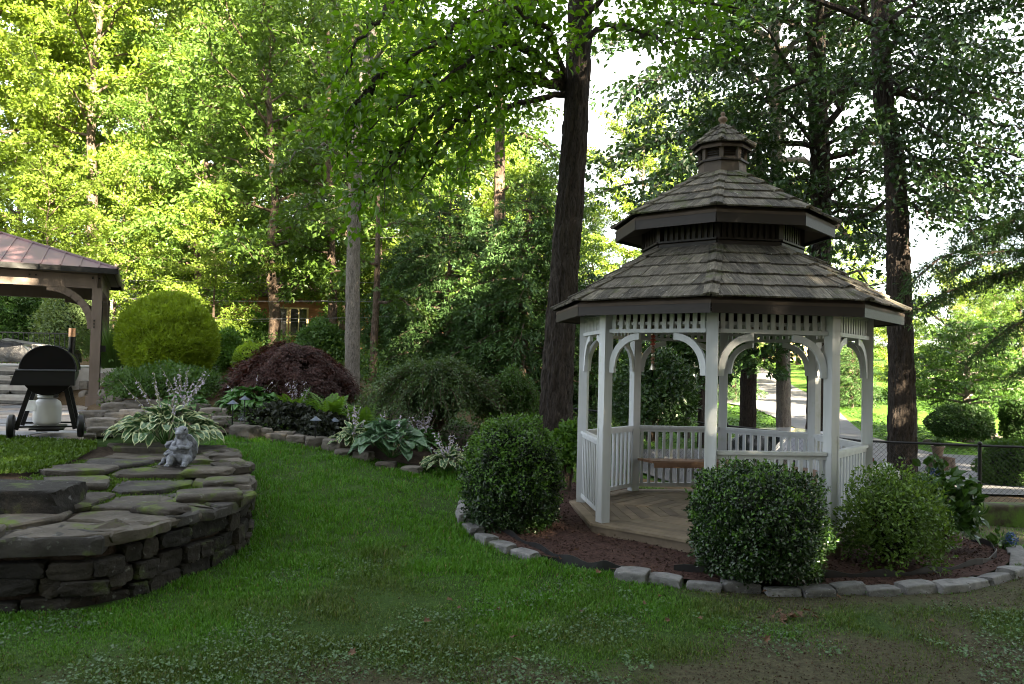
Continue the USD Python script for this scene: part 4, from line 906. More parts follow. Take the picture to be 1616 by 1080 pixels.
# clover and small weeds, thick in the worn foreground
N = 60000; yy = 3.9 * (8.2 / 3.9) ** rg.random(N); xx = rg.uniform(-.72, .72, N) * yy
ok = contains_xy(lawn_poly, xx, yy); xx, yy = xx[ok], yy[ok]
cl = meshkit.fbm(np.c_[xx * 1.6, yy * 1.6, xx * 0], 3, 55); ok = (cl > .48 + .05 * (yy - 4.6)) & (rg.random(len(xx)) < .5)
xx, yy = xx[ok], yy[ok]; n = len(xx)
D = np.c_[rg.normal(0, 1, (n, 2)), rg.normal(.15, .3, n)]; L = rg.uniform(.012, .028, n) * np.where(rg.random(n) < .1, 1.5, 1)
WEED = leafmat("clover_leaves", (.075, .16, .04), trans=.25, var=.5, rough=.45, spec=.45, scale=3, color2=(.045, .09, .03))
tag(obj_raw("clover", leaves(np.c_[xx, yy, H(xx, yy) + rg.uniform(.004, .05, n)], D, np.c_[rg.normal(0, .35, (n, 2)), np.ones(n)], L, L * .8, "oval"), WEED), "low clover and weeds in the worn foreground lawn", "weeds", kind="stuff")
# crumbs of soil and litter on the worn ground
N = 90000; yy = 3.9 * (8.0 / 3.9) ** rg.random(N); xx = rg.uniform(-.72, .72, N) * yy; ok = contains_xy(lawn_poly, xx, yy) & (rg.random(N) < .04 + .5 * bare_at(xx, yy)); xx, yy = xx[ok], yy[ok]; n = len(xx); L = rg.uniform(.005, .022, n)
tag(obj_raw("soil_crumbs", leaves(np.c_[xx, yy, H(xx, yy) + rg.uniform(.004, .018, n)], rg.normal(0, 1, (n, 3)) * [1, 1, .4], rg.normal(0, .6, (n, 3)) + [0, 0, 1], L, L * rg.uniform(.25, .9, n), "quad", fold=.4), leafmat("litter_crumb", (.12, .085, .055), trans=.02, var=.65, rough=.9, spec=.15, scale=16)), "crumbs of soil, bark and dry litter on the worn lawn", "litter", kind="stuff")
# fallen leaves
spots = [onz(1245 + rg.normal(0, 22), 973 + rg.normal(0, 5), .03) for _ in range(16)] + [gnd(rg.uniform(900, 1500), rg.uniform(860, 1000)) for _ in range(26)] + [gnd(rg.uniform(480, 1300), rg.uniform(850, 1060)) for _ in range(22)] + [gnd(rg.uniform(860, 1100), rg.uniform(845, 905)) for _ in range(22)]
P = np.array(spots); n = len(P); P[:, 2] = H(P[:, 0], P[:, 1]) + rg.uniform(.02, .05, n); L = rg.uniform(.04, .09, n)
DEAD = leafmat("dead_leaves", (.16, .09, .055), trans=.1, var=.45, rough=.7, spec=.2, scale=9)
tag(obj_raw("fallen_leaves", leaves(P, rg.normal(0, 1, (n, 3)) * [1, 1, .25], np.c_[rg.normal(0, .5, (n, 2)), np.ones(n)], L, L * .75, "lobe", fold=.5), DEAD), "dry brown leaves fallen on the lawn and mulch", "leaves", kind="stuff")

# ---------------------------------------------------------------- shrubs
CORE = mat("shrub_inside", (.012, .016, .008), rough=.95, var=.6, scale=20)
TWIG = mat("twig", (.07, .05, .035), rough=.9, var=.4, scale=12)
def shrub(name, label, px, Y, wpx, ytop, ybase, n, L, aspect, M, rgs, depthf=1.0, lump=.22, lfreq=2.2, kind="quad", up=.25, core=.78, cat="bush", shell=.30, stems=5, flat=.0, group=None, tipM=None, tipfrac=0.0, square=0.0, bottom=-.75, coreM=None, shoots=0):
    """a bush with its foot on the ground under column px; ytop and ybase are its top and foot in the picture"""
    r = np.random.default_rng(rgs); p = at(px, ybase, Y); top = at(px, ytop, Y)[2]; hgt = top - p[2]; rw = wpx / 2 / pxm(Y)
    t = thing(name, label, cat, p, 0, group)
    R = np.array([rw, rw * depthf, hgt * .56]); c = np.array([0, 0, hgt * .46])
    def radius(d): return 1 + lump * 2 * (meshkit.fbm(d * lfreq + rgs, 4, rgs) - .5) + lump * .8 * (meshkit.fbm(d * lfreq * 3.5 + rgs, 2, rgs + 3) - .5)
    def sq(d): return d * (1 + square * (1 / np.maximum(np.abs(d).max(1, keepdims=True), 1e-6) - 1))
    d = unit(r.normal(size=(int(n * 1.35), 3))); d = d[d[:, 2] > bottom][:n]; k = len(d)
    rad = radius(d) * (1 - shell * r.random(k) ** 1.7); P = c + sq(d) * rad[:, None] * R; P[:, 2] = np.maximum(P[:, 2], .02)
    nrm = unit(d / R); D = unit(nrm * .55 + np.array([0, 0, up]) + r.normal(0, .55, (k, 3)))
    Nn = unit(nrm + np.array([0, 0, .5]) + r.normal(0, .45, (k, 3))); LL = L * r.uniform(.65, 1.25, k)
    if tipfrac > 0:
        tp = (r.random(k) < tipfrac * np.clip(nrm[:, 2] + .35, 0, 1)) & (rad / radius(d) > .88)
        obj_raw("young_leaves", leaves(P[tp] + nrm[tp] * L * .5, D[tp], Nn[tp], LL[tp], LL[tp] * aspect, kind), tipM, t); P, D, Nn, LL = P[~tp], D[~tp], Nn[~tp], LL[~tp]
    obj_raw("foliage", leaves(P, D, Nn, LL, LL * aspect, kind), M, t)
    if shoots:
        d = unit(r.normal(size=(shoots * 3, 3))); d = d[d[:, 2] > -.1][:shoots]; C2, D2, tw = [], [], []
        for dd in d:
            b0 = c + sq(dd[None])[0] * float(radius(dd[None])[0]) * .93 * R; ln = r.uniform(.05, .15); g = unit(dd * .8 + np.array([0, 0, .6]) + r.normal(0, .3, 3)); k = int(ln / (L * .28)) * 2 + 4; u = np.linspace(0, 1, k)
            C2.append(b0 + g * (u * ln)[:, None]); D2.append(g * .5 + r.normal(0, .7, (k, 3))); tw.append(np.array([b0 - g * .05, b0 + g * ln * .5, b0 + g * ln]))
        C2, D2 = np.vstack(C2), np.vstack(D2); l2 = L * r.uniform(.6, 1.1, len(C2)); obj_raw("shoots", leaves(C2, D2, r.normal(0, .5, (len(C2), 3)) + [0, 0, 1], l2, l2 * aspect, kind), tipM or M, t)
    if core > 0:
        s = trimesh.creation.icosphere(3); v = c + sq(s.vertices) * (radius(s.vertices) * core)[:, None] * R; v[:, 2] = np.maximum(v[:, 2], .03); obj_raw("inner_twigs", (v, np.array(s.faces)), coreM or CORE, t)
    if stems:
        ps = []
        for i in range(stems):
            a = r.uniform(0, 6.28); e = np.array([math.cos(a) * rw * .5, math.sin(a) * rw * .5, hgt * .6]); ps.append(np.array([[e[0] * .15, e[1] * .15, -.08], e * [.45, .45, .45], e]))
        obj_raw("stems", tubes(ps, [np.array([.02, .014, .006]) * max(hgt, .6)] * stems, 5), TWIG, t)
    return t
BOX = leafmat("boxwood_leaf", (.024, .064, .010), trans=.18, var=.5, rough=.28, spec=.55, scale=4)
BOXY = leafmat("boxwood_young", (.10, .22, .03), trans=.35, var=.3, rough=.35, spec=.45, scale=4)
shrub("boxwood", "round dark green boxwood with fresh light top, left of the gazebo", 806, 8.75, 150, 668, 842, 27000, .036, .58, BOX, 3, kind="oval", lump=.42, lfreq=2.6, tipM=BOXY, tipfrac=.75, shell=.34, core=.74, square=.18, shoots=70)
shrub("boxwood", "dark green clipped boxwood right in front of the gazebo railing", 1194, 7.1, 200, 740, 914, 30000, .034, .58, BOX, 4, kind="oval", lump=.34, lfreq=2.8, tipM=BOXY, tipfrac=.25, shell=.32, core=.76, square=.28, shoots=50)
AZA = leafmat("azalea_leaf", (.10, .19, .028), trans=.35, var=.45, rough=.4, scale=5)
shrub("azalea", "loose light green azalea bush in front of the right railing", 1408, 7.55, 158, 748, 912, 9500, .042, .5, AZA, 6, kind="oval", lump=.42, lfreq=2.4, shell=.65, core=.45, stems=12, bottom=-.5, tipM=leafmat("azalea_tip", (.15, .26, .045), trans=.4), tipfrac=.5)
GLOBE = leafmat("golden_cypress", (.27, .40, .022), trans=.38, var=.4, rough=.5, scale=6, tint=(1.2, 1.1, .4))
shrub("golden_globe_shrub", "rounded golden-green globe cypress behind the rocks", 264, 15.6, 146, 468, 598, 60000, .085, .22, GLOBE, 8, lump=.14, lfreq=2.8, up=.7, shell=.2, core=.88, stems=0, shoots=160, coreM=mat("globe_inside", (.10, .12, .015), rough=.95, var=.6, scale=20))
RED = leafmat("red_maple_leaf", (.080, .030, .021), trans=.3, var=.5, rough=.55, tint=(1.3, .7, .5), scale=6)
# ---- weeping red maple: drooping layers
def red_maple():
    r = np.random.default_rng(9); Yd = 14.2; p = at(462, 640, Yd); p[2] = h1(p[0], p[1]); hgt = at(455, 543, Yd)[2] - p[2]; rw = 84 / pxm(Yd)
    t = thing("japanese_maple", "low weeping Japanese maple with dark red-brown foliage", "tree", p)
    C, D, Nn = [], [], []; br = []
    for i in range(120):
        a = i * 2.39996 + r.normal(0, .2); f = math.sqrt((i + .5) / 120); e = np.array([math.cos(a) * f, math.sin(a) * f * .85, 0]) * rw * r.uniform(.85, 1.05)
        zt_ = hgt * (1.0 - .58 * f ** 2.2 + r.normal(0, .05)); k = 700
        ln = rw * r.uniform(.16, .30); u = r.random(k) ** .7; sp = r.normal(0, .10, (k, 2)) * rw * (.5 + u[:, None])
        out = unit(e + 1e-6); q = e + out * (u * ln)[:, None]; q[:, :2] += sp * .75; q[:, 2] = zt_ - (u ** 2) * hgt * .22 - r.random(k) * .07 - np.linalg.norm(sp, axis=1) ** 2 * .8
        C.append(q); D.append(out + np.c_[r.normal(0, .6, (k, 2)), r.uniform(-1.1, -.1, k)]); Nn.append(out * .4 + np.c_[r.normal(0, .4, (k, 2)), np.ones(k)])
        br.append(np.array([[0, 0, .0], [e[0] * .2, e[1] * .2, hgt * .62], [e[0] * .6, e[1] * .6, zt_ * 1.0 - .02], [*(e + out * ln * .6)[:2], zt_ - hgt * .08]]))
    C, D, Nn = np.vstack(C), np.vstack(D), np.vstack(Nn); L = r.uniform(.035, .075, len(C)); C[:, 2] = np.maximum(C[:, 2], .12)
    obj_raw("crown", leaves(C, D, Nn, L, L * .30), RED, t)
    obj_raw("branches", tubes(br, [np.array([.028, .016, .009, .004])] * len(br), 4), BARK_DARK, t); obj_raw("trunk", tube([(0, 0, -.1), (.03, 0, .3), (.0, .02, hgt * .65)], [.09, .07, .04], 8), BARK_DARK, t)
red_maple()
LOOSE = leafmat("arching_leaf", (.085, .15, .05), trans=.35, var=.45, rough=.45, scale=3)
# ---- broad loose shrub of arching stems
def arching(name, label, px, Y, wpx, ytop, ybase, nst, M, seed, L=.05, per=110, cat="bush"):
    r = np.random.default_rng(seed); p = at(px, ybase, Y); p[2] = h1(p[0], p[1]); hgt = at(px, ytop, Y)[2] - p[2]; rw = wpx / 2 / pxm(Y)
    t = thing(name, label, cat, p); C, D, Nn, st = [], [], [], []
    for i in range(nst):
        a = r.uniform(0, 6.28); f = r.random() ** .6; e = np.array([math.cos(a), math.sin(a) * .75]) * rw * f * r.uniform(.8, 1.15); pk = hgt * r.uniform(.72, 1.08) * (1 - .30 * f * f)
        s = np.linspace(0, 1, 9); bx = np.c_[e[None] * (s ** 1.2)[:, None], pk * np.sin(s * (1.55 + .95 * f))]; bx[:, :2] += r.normal(0, .02, (9, 2)); st.append(bx)
        k = per; u = r.uniform(.22, 1, k); q = np.stack([np.interp(u, s, bx[:, j]) for j in range(3)], 1) + r.normal(0, .045, (k, 3))
        tang = unit(np.stack([np.interp(u, s, np.gradient(bx[:, j])) for j in range(3)], 1)); C.append(q); D.append(tang * .6 + r.normal(0, .6, (k, 3))); Nn.append(np.c_[r.normal(0, .5, (k, 2)), np.ones(k)])
    C, D, Nn = np.vstack(C), np.vstack(D), np.vstack(Nn); C[:, 2] = np.maximum(C[:, 2], .03); LL = L * r.uniform(.6, 1.3, len(C))
    obj_raw("foliage", leaves(C, D, Nn, LL, LL * .45), M, t); obj_raw("stems", tubes(st, [np.linspace(.012, .003, 9)] * nst, 4), TWIG, t)
    return t
arching("arching_shrub", "broad loose shrub with arching stems and small grey-green leaves, behind the hostas", 682, 13.0, 250, 572, 712, 430, LOOSE, 14, per=150, L=.055)
arching("arching_shrub", "smaller loose shrub between the arching shrub and the big tree trunk", 806, 13.3, 130, 592, 712, 170, leafmat("mid_green_leaf", (.07, .15, .03), trans=.4), 15, per=140)
FRESH = leafmat("fresh_leaf", (.10, .22, .03), trans=.45, var=.4, scale=3)
shrub("spirea", "small bright yellow-green shrub behind the red maple", 394, 17.5, 52, 543, 592, 5000, .06, .4, leafmat("spirea_leaf", (.22, .36, .03), trans=.4), 17, lump=.25, stems=4)
shrub("green_shrub", "leafy green shrub between the golden globe and the red maple", 352, 18.5, 60, 520, 600, 8000, .08, .5, FRESH, 18, lump=.4, shell=.6, core=.4)
shrub("green_shrub", "upright green shrub with rounded leaves right of the house window", 505, 22.0, 74, 505, 590, 12000, .10, .55, leafmat("mid_green_leaf", (.07, .15, .03)), 19, lump=.3, shell=.5, core=.5)
shrub("green_shrub", "leafy shrub half hiding the wooden house wall left of its window", 398, 30.0, 70, 500, 580, 9000, .13, .5, FRESH, 63, lump=.45, shell=.6, core=.4)
shrub("green_shrub", "low leafy shrub along the foot of the golden globe", 262, 14.2, 170, 578, 628, 9000, .07, .5, leafmat("mid_green_leaf", (.07, .15, .03)), 20, lump=.4, core=.5, shell=.6)
shrub("conifer_bush", "dark green layered conifer bush behind the covered furniture", 22, 23.0, 120, 454, 560, 30000, .15, .28, leafmat("yew_leaf", (.055, .13, .022), trans=.3, var=.5, scale=2.5), 21, lump=.3, lfreq=3.2, up=.1)
shrub("pale_shrub", "loose pale-leaved shrub seen under the pavilion roof", 112, 20.5, 100, 455, 560, 9000, .10, .5, leafmat("pale_leaf", (.15, .22, .08), trans=.4), 22, lump=.4, shell=.7, core=.3)
shrub("dark_low_plant", "low plant with dark purple-green leaves in front of the ferns", 448, 12.5, 100, 640, 694, 2600, .08, .8, leafmat("heuchera_leaf", (.022, .028, .018), trans=.15, rough=.5, spec=.25), 23, kind="oval", lump=.35, core=.6)
shrub("dark_low_plant", "dark leafy plant below the fern at the end of the flat stones", 512, 12.2, 84, 655, 706, 2000, .08, .8, leafmat("heuchera_leaf", (.022, .028, .018)), 24, kind="oval", lump=.35, core=.6)
shrub("leafy_plant", "light green leafy plant between the left boxwood and the gazebo", 897, 10.9, 60, 668, 765, 1500, .10, .6, FRESH, 25, kind="oval", lump=.45, shell=.8, core=0, stems=9, bottom=-.4)
HYD = leafmat("hydrangea_leaf", (.05, .12, .022), trans=.3, var=.4, rough=.35, spec=.45, scale=4)
hy = shrub("hydrangea", "big-leaved hydrangea with a blue flower head behind the azalea", 1486, 8.4, 98, 742, 868, 620, .125, .68, HYD, 26, kind="oval", lump=.4, shell=.75, core=0, stems=10, bottom=-.5)
def flowerhead(parent, c, r, M, seed, name="flower_head"):
    q = np.random.default_rng(seed); d = unit(q.normal(size=(90, 3))); P = np.asarray(c) + d * r; obj_raw(name, leaves(P, q.normal(size=(90, 3)), d, r * .5, r * .45), M, parent)
BLUEF = leafmat("blue_petal", (.07, .13, .32), trans=.2, tint=(1, 1, 1), var=.3, scale=20); WHITEF = leafmat("white_petal", (.6, .62, .6), trans=.2, tint=(1, 1, 1), var=.1); LILAC = leafmat("lilac_petal", (.52, .46, .58), trans=.3, tint=(1, 1, 1), var=.2)
flowerhead(hy, (-.02, .1, .80), .045, BLUEF, 1)
h2 = shrub("hydrangea", "small plant with one bright blue flower at the right end of the bed", 1578, 8.6, 36, 838, 872, 60, .09, .6, HYD, 27, kind="oval", core=0, stems=3, shell=.8); flowerhead(h2, (.06, -.1, .17), .055, BLUEF, 3)
h3 = shrub("white_hydrangea", "white-flowered hydrangea at the foot of the fence beside the dark trunk", 1382, 12.6, 66, 735, 790, 260, .10, .65, HYD, 28, kind="oval", core=0, stems=5, shell=.8)
for i, (x, z) in enumerate([(-.1, .46), (.1, .50), (.22, .42)]): flowerhead(h3, (x, -.12, z), .10, WHITEF, 5 + i)
shrub("round_bush", "dark round bush behind the chain-link fence at the right edge", 1598, 17.6, 96, 698, 778, 12000, .07, .5, leafmat("mid_green_leaf", (.07, .15, .03)), 29, lump=.25)
shrub("round_bush", "round dark green bush under the small layered tree", 1516, 25.5, 92, 640, 694, 12000, .09, .5, leafmat("deep_green_leaf", (.04, .095, .02), trans=.3), 30, lump=.2)
shrub("round_bush", "dark bush at the right edge beyond the small layered tree", 1612, 25.5, 60, 630, 700, 9000, .09, .5, leafmat("deep_green_leaf", (.04, .095, .02)), 31, lump=.25)
# ---------------------------------------------------------------- hostas: every leaf a part
def hostamat(name, mid, rim, lo=.55, hi=.75):
    nodes = {"a": ("attribute", {"attribute": "rim"}), "g": ("geometry", {}), "n": ("noise_texture", {"scale": 18.0, "detail": 3.0}), "ad": ("math", {"math_type": "multiply_add", "value2": .35}), "m": ("map_range", {"from_min": lo + .17, "from_max": hi + .17, "clamp": True}),
             "x": ("mix_color", {"a": mid, "b": rim}), "p": ("principled_bsdf", {"roughness": .35, "specular_ior_level": .45}), "t": ("translucent_bsdf", {}), "c": ("mix_closure", {"fac": .22})}
    return usdkit.material(stage, f"/World/Looks/{name}", nodes, [("g.position", "n.vector"), ("n.fac", "ad.value1"), ("a.fac", "ad.value3"), ("ad.value", "m.value"), ("m.result", "x.fac"), ("x.result", "p.base_color"), ("x.result", "t.color"), ("p.BSDF", "c.closure1"), ("t.BSDF", "c.closure2")], surface="c.closure")
HV = hostamat("hosta_variegated", (.055, .12, .045), (.42, .46, .25), .66, .82); HG = hostamat("hosta_green", (.05, .14, .022), (.05, .14, .022)); HB_ = hostamat("hosta_blue", (.06, .12, .06), (.075, .15, .07))
def hosta(name, label, p, R, n, L, W, M, seed, stalks=0, hgt=.35, group=None, stalk_h=.7):
    r = np.random.default_rng(seed); t = thing(name, label, "plant", p, 0, group)
    us = np.linspace(0, 1, 6); vs = np.array([-1, -.55, 0, .55, 1.0])
    for i in range(n):
        a = i * 2.39996 + r.normal(0, .25); f = math.sqrt((i + .6) / n); o = np.array([math.cos(a), math.sin(a), 0]); s = np.array([-o[1], o[0], 0])
        l = L * r.uniform(.75, 1.15); w = W * r.uniform(.8, 1.15); r0 = max(R * f - l * .72, .03); z0 = hgt * (1.05 - .55 * f * f) * r.uniform(.85, 1.15); el = math.radians(62 * (1 - f) ** 1.0 - 5 + r.normal(0, 8)); curl = r.uniform(.5, 1.1) * (.5 + f)
        prof = np.sin(np.pi * np.clip(us, 0, 1) ** .75) ** .8; prof[0], prof[-1] = .12, .01
        ang = el - curl * us; cx = r0 + np.r_[0, np.cumsum(np.cos(ang[:-1]) * l / 5)]; cz = z0 + np.r_[0, np.cumsum(np.sin(ang[:-1]) * l / 5)]
        tw = r.normal(0, .3); P = []
        for k in range(6):
            for v_ in vs: P.append(o * cx[k] + s * (v_ * w / 2 * prof[k]) + np.array([0, 0, cz[k] + .16 * w * v_ * v_ * prof[k] + tw * v_ * w / 2 * prof[k] + .012 * math.sin(k * 2 + v_ * 3)]))
        P = np.array(P); P[:, 2] = np.maximum(P[:, 2], .012 + .01 * r.random()); rim = np.tile(np.abs(vs), 6); rim[:5] = .2; rim[-5:] = 1; rim[-10:-5] = np.maximum(rim[-10:-5], .45)
        f_ = np.array([[k * 5 + j, k * 5 + j + 1, (k + 1) * 5 + j + 1, (k + 1) * 5 + j] for k in range(5) for j in range(4)])
        lf = obj_raw("leaf", (P, f_), M, t, prim={"rim": rim})
        if f > .25: pass
    st = [np.array([[0, 0, 0], [math.cos(a) * r0, math.sin(a) * r0, z]]) for a, r0, z in zip(r.uniform(0, 6.28, 24), r.uniform(.05, R * .5, 24), r.uniform(.1, hgt, 24))]
    obj_raw("leaf_stalks", tubes(st, [np.array([.008, .005])] * 24, 4), HG, t)
    for i in range(stalks):
        a = r.uniform(0, 6.28); e = np.array([math.cos(a), math.sin(a)]) * R * r.uniform(.1, .85); hh = stalk_h * r.uniform(.7, 1.1); pts = np.array([[e[0] * .2, e[1] * .2, .05], [e[0] * .5, e[1] * .5, hh * .6], [e[0], e[1], hh]])
        fs = obj_raw("flower_stalk", tube(pts, [.005, .004, .002], 4), leafmat("stalk", (.28, .27, .16), trans=.1), t)
        k = int(r.integers(9, 18)); u = r.uniform(.5, 1, k); q = np.stack([np.interp(u, [0, .6, 1], pts[:, j]) for j in range(3)], 1); D = np.c_[r.normal(0, .6, (k, 2)), r.uniform(-1, -.1, k)]; ll = r.uniform(.03, .05, k)
        tag(obj_raw("bells", leaves(q, D, r.normal(size=(k, 3)), ll, ll * .55), LILAC, fs), kind="stuff")
    return t
p = onz(262, 708, .74); p[2] = zt(p[0], p[1]) - .03
hosta("variegated_hosta", "large hosta with cream-edged leaves and flower stalks behind the turtle", p, .74, 150, .25, .115, HV, 31, stalks=16, hgt=.36, stalk_h=.82)
def hpos(px, py, Y): q = at(px, py, Y); q[2] = h1(q[0], q[1]) + .02; return q
hosta("green_hosta", "bright green hosta behind the two left path lights", hpos(398, 662, 13.3), .62, 90, .26, .13, HG, 32, stalks=5, hgt=.36)
hosta("blue_hosta", "broad dark green hosta with big round leaves at the back edge of the lawn", hpos(617, 728, 11.3), .60, 70, .29, .20, HB_, 33, stalks=8, hgt=.40, stalk_h=.65)
hosta("variegated_hosta", "small cream-edged hosta left of the broad dark hosta", hpos(556, 716, 11.7), .42, 60, .20, .085, HV, 34, stalks=7, hgt=.24, stalk_h=.6)
hosta("variegated_hosta", "low cream-edged hosta with pale lilac flowers between dark hosta and left boxwood", hpos(706, 745, 11.0), .42, 70, .19, .08, HV, 35, stalks=16, hgt=.22, stalk_h=.5)
hosta("variegated_hosta", "lilac-flowering hosta behind the broad dark hosta", hpos(668, 700, 12.2), .40, 50, .20, .09, HG, 36, stalks=18, hgt=.24, stalk_h=.62)
hosta("flowering_hosta", "hosta sending up many pale flower stalks in front of the red maple", hpos(470, 655, 13.2), .45, 50, .2, .09, HG, 37, stalks=18, hgt=.25, stalk_h=.62)
hosta("flowering_hosta", "hosta with tall pale flower stalks behind the variegated hosta", hpos(290, 655, 13.0), .5, 50, .2, .09, HG, 38, stalks=16, hgt=.3, stalk_h=.75)
# ---------------------------------------------------------------- ferns
def fern(label, p, L, n, seed):
    r = np.random.default_rng(seed); t = thing("fern", label, "fern", p, 0, "ferns in the planting bed"); FM = leafmat("fern_leaf", (.12, .25, .03), trans=.4, var=.3, scale=3)
    for i in range(n):
        a = i * 2.39996 + r.normal(0, .2); o = np.array([math.cos(a), math.sin(a), 0]); l = L * r.uniform(.75, 1.1); s = np.linspace(0, 1, 26); el = math.radians(r.uniform(62, 80)) - s * r.uniform(.6, 1.2)
        c = np.c_[np.cumsum(np.cos(el)) * l / 26, np.cumsum(np.sin(el)) * l / 26]; sp = o[None] * c[:, :1] + np.array([0, 0, 1]) * c[:, 1:]; sd_ = np.array([-o[1], o[0], 0]); tg = unit(np.gradient(sp, axis=0))
        w = l * .17 * np.sin(np.pi * np.clip(s * .93 + .1, 0, 1)) ** .7; C = np.vstack([sp[3:]] * 2); D = np.vstack([sd_ + tg[3:] * .35, -sd_ + tg[3:] * .35]) + r.normal(0, .08, (46, 3)); N_ = np.vstack([np.cross(sd_, tg[3:])] * 2); N_ = N_ * np.sign(N_[:, 2:3] + 1e-6)
        obj_raw("frond", join(leaves(C, D, N_, np.tile(w[3:], 2), l * .042), tube(sp, np.linspace(.006, .002, 26), 3)), FM, t)
fern("bright green fern with upright fronds right of the red maple foot", hpos(522, 688, 12.6), .78, 16, 41)
fern("bright green fern below the red maple, behind the dark low plant", hpos(462, 668, 13.0), .66, 14, 42)
fern("pale feathery fern in front of the arching shrub", hpos(575, 690, 12.4), .70, 15, 43)
# ornamental grass
r = np.random.default_rng(45); p = hpos(180, 592, 17.2); t = thing("ornamental_grass", "tall arching ornamental grass between pavilion post and golden globe", "grass", p)
n = 2600; a = r.uniform(0, 6.28, n); f = r.random(n) ** .7; l = r.uniform(.8, 1.55, n); o = np.c_[np.cos(a), np.sin(a), a * 0]; s = np.linspace(0, 1, 6)
w = .014; V = []
for k in range(6):
    cx = o * (.12 * f + l * (.10 + .75 * f) * s[k] ** 1.5)[:, None] + np.array([0, 0, 1]) * (l * (s[k] - .42 * f * s[k] ** 2.6))[:, None]; sv = np.c_[-o[:, 1], o[:, 0], o[:, 0] * 0] * w * .5 * (1 - s[k] * .85); V += [cx - sv, cx + sv]
V = np.stack(V, 1).reshape(-1, 3); F = (np.arange(n)[:, None, None] * 12 + np.array([[2 * k, 2 * k + 1, 2 * k + 3] for k in range(5)] + [[2 * k, 2 * k + 3, 2 * k + 2] for k in range(5)])[None]).reshape(-1, 3)
obj_raw("blades", (V, F), leafmat("ornamental_grass", (.12, .23, .05), trans=.35, var=.4, scale=2), t)
# low plants on the terrace corner
n = 900; q = np.c_[r.normal(0, .3, n), r.normal(0, .12, n)]; p = onz(372, 695, .82)

# ground-hugging leaves between the bed's plants
rg = np.random.default_rng(123); gb = gard_poly.bounds; n = 30000; q = np.c_[rg.uniform(gb[0], gb[2], n), rg.uniform(gb[1], gb[3], n)]; nz = meshkit.fbm(np.c_[q * 1.3, np.zeros(n)], 3, 6); ok = contains_xy(gard_poly.buffer(-.12), q[:, 0], q[:, 1]) & (nz > .40) & (q[:, 1] > 11.9 + .25 * q[:, 0] * 0); q, nz = q[ok], nz[ok]; n = len(q); L = rg.uniform(.04, .08, n)
tag(obj_raw("bed_ground_cover", leaves(np.c_[q, H(q[:, 0], q[:, 1]) + .02 + rg.random(n) * .35 * np.clip((nz - .38) * 4, 0, 1)], rg.normal(0, 1, (n, 3)) * [1, 1, .5], np.c_[rg.normal(0, .5, (n, 2)), np.ones(n)], L, L * .6), leafmat("bed_leaf", (.055, .12, .025), trans=.35, var=.5, scale=1.5)), "low leafy plants filling the soil between hostas and shrubs", "ground cover", kind="stuff")
# ---------------------------------------------------------------- trees
def spray(r, limbs, L, twig_len, twig_gap, per, start=.15, droop=.25, sig=.11, aspect=.55, kind="quad", flat=.5, ntilt=.5):
    """twigs and leaves along given limbs (n,3 polylines). Returns (twig polylines, leaf v/f)"""
    C, D, Nn, tw = [], [], [], []
    for lb in limbs:
        lb = np.asarray(lb); seg = np.r_[0, np.cumsum(np.linalg.norm(np.diff(lb, axis=0), axis=1))]; tot = seg[-1]
        m = max(2, int(tot * (1 - start) / twig_gap)); s = tot * (start + (1 - start) * (np.arange(m) + r.random(m)) / m)
        pos = np.stack([np.interp(s, seg, lb[:, j]) for j in range(3)], 1); tg = unit(np.stack([np.interp(s, (seg[1:] + seg[:-1]) / 2, np.diff(lb[:, j]) / np.diff(seg)) for j in range(3)], 1))
        sd_ = unit(np.cross(tg, [0, 0, 1.0])) * np.where(np.arange(m) % 2, 1, -1)[:, None]
        d = unit(tg * r.uniform(.3, 1.0, (m, 1)) + sd_ * r.uniform(.3, 1.1, (m, 1)) + np.array([0, 0, 1]) * r.normal(.05, .35, (m, 1)))
        ln = twig_len * r.uniform(.5, 1.25, m) * (1.15 - .5 * s / tot)
        for i in range(m):
            u = np.linspace(0, 1, 4)[:, None]; t = pos[i] + d[i] * ln[i] * u - np.array([0, 0, droop * ln[i]]) * u ** 2; tw.append(t)
            k = max(3, int(per * ln[i] / twig_len)); uu = r.uniform(.12, 1.05, k)[:, None]
            q = pos[i] + d[i] * ln[i] * uu - np.array([0, 0, droop * ln[i]]) * uu ** 2 + r.normal(0, sig, (k, 3)) * [1, 1, flat]
            C.append(q); D.append(d[i] * .7 + r.normal(0, .55, (k, 3)) + [0, 0, -.15]); Nn.append(np.c_[r.normal(0, ntilt, (k, 2)), np.ones(k)])
    C, D, Nn = np.vstack(C), np.vstack(D), np.vstack(Nn); LL = L * r.uniform(.65, 1.25, len(C))
    return tw, leaves(C, D, Nn, LL, LL * aspect, kind)
def crown_limbs(r, axis, z0, z1, cr, nl, shape=1.0, rise=(15, 50), wob=.06):
    """limbs leaving the trunk between z0 and z1; axis(z) gives the trunk's middle"""
    out = []
    for i in range(nl):
        f = (i + r.random()) / nl; z = z0 + (z1 - z0) * f ** .9; a = i * 2.39996 + r.normal(0, .3)
        ln = cr * (math.sin(math.pi * min(.18 + .80 * f, 1)) ** .75 * shape + (1 - shape) * (1 - f)) * r.uniform(.75, 1.15) + .5; el = math.radians(rise[0] + (rise[1] - rise[0]) * f + r.normal(0, 8))
        u = np.linspace(0, 1, 7); o = np.array([math.cos(a), math.sin(a), 0]); p = np.array([*axis(z), z]) + o[None] * (ln * u * math.cos(el))[:, None] + np.array([0, 0, 1]) * (ln * (u * math.sin(el) - .12 * u ** 2 * (1 - f)))[:, None]
        p[1:] += r.normal(0, wob * ln * .5, (6, 3)); out.append(p)
    return out
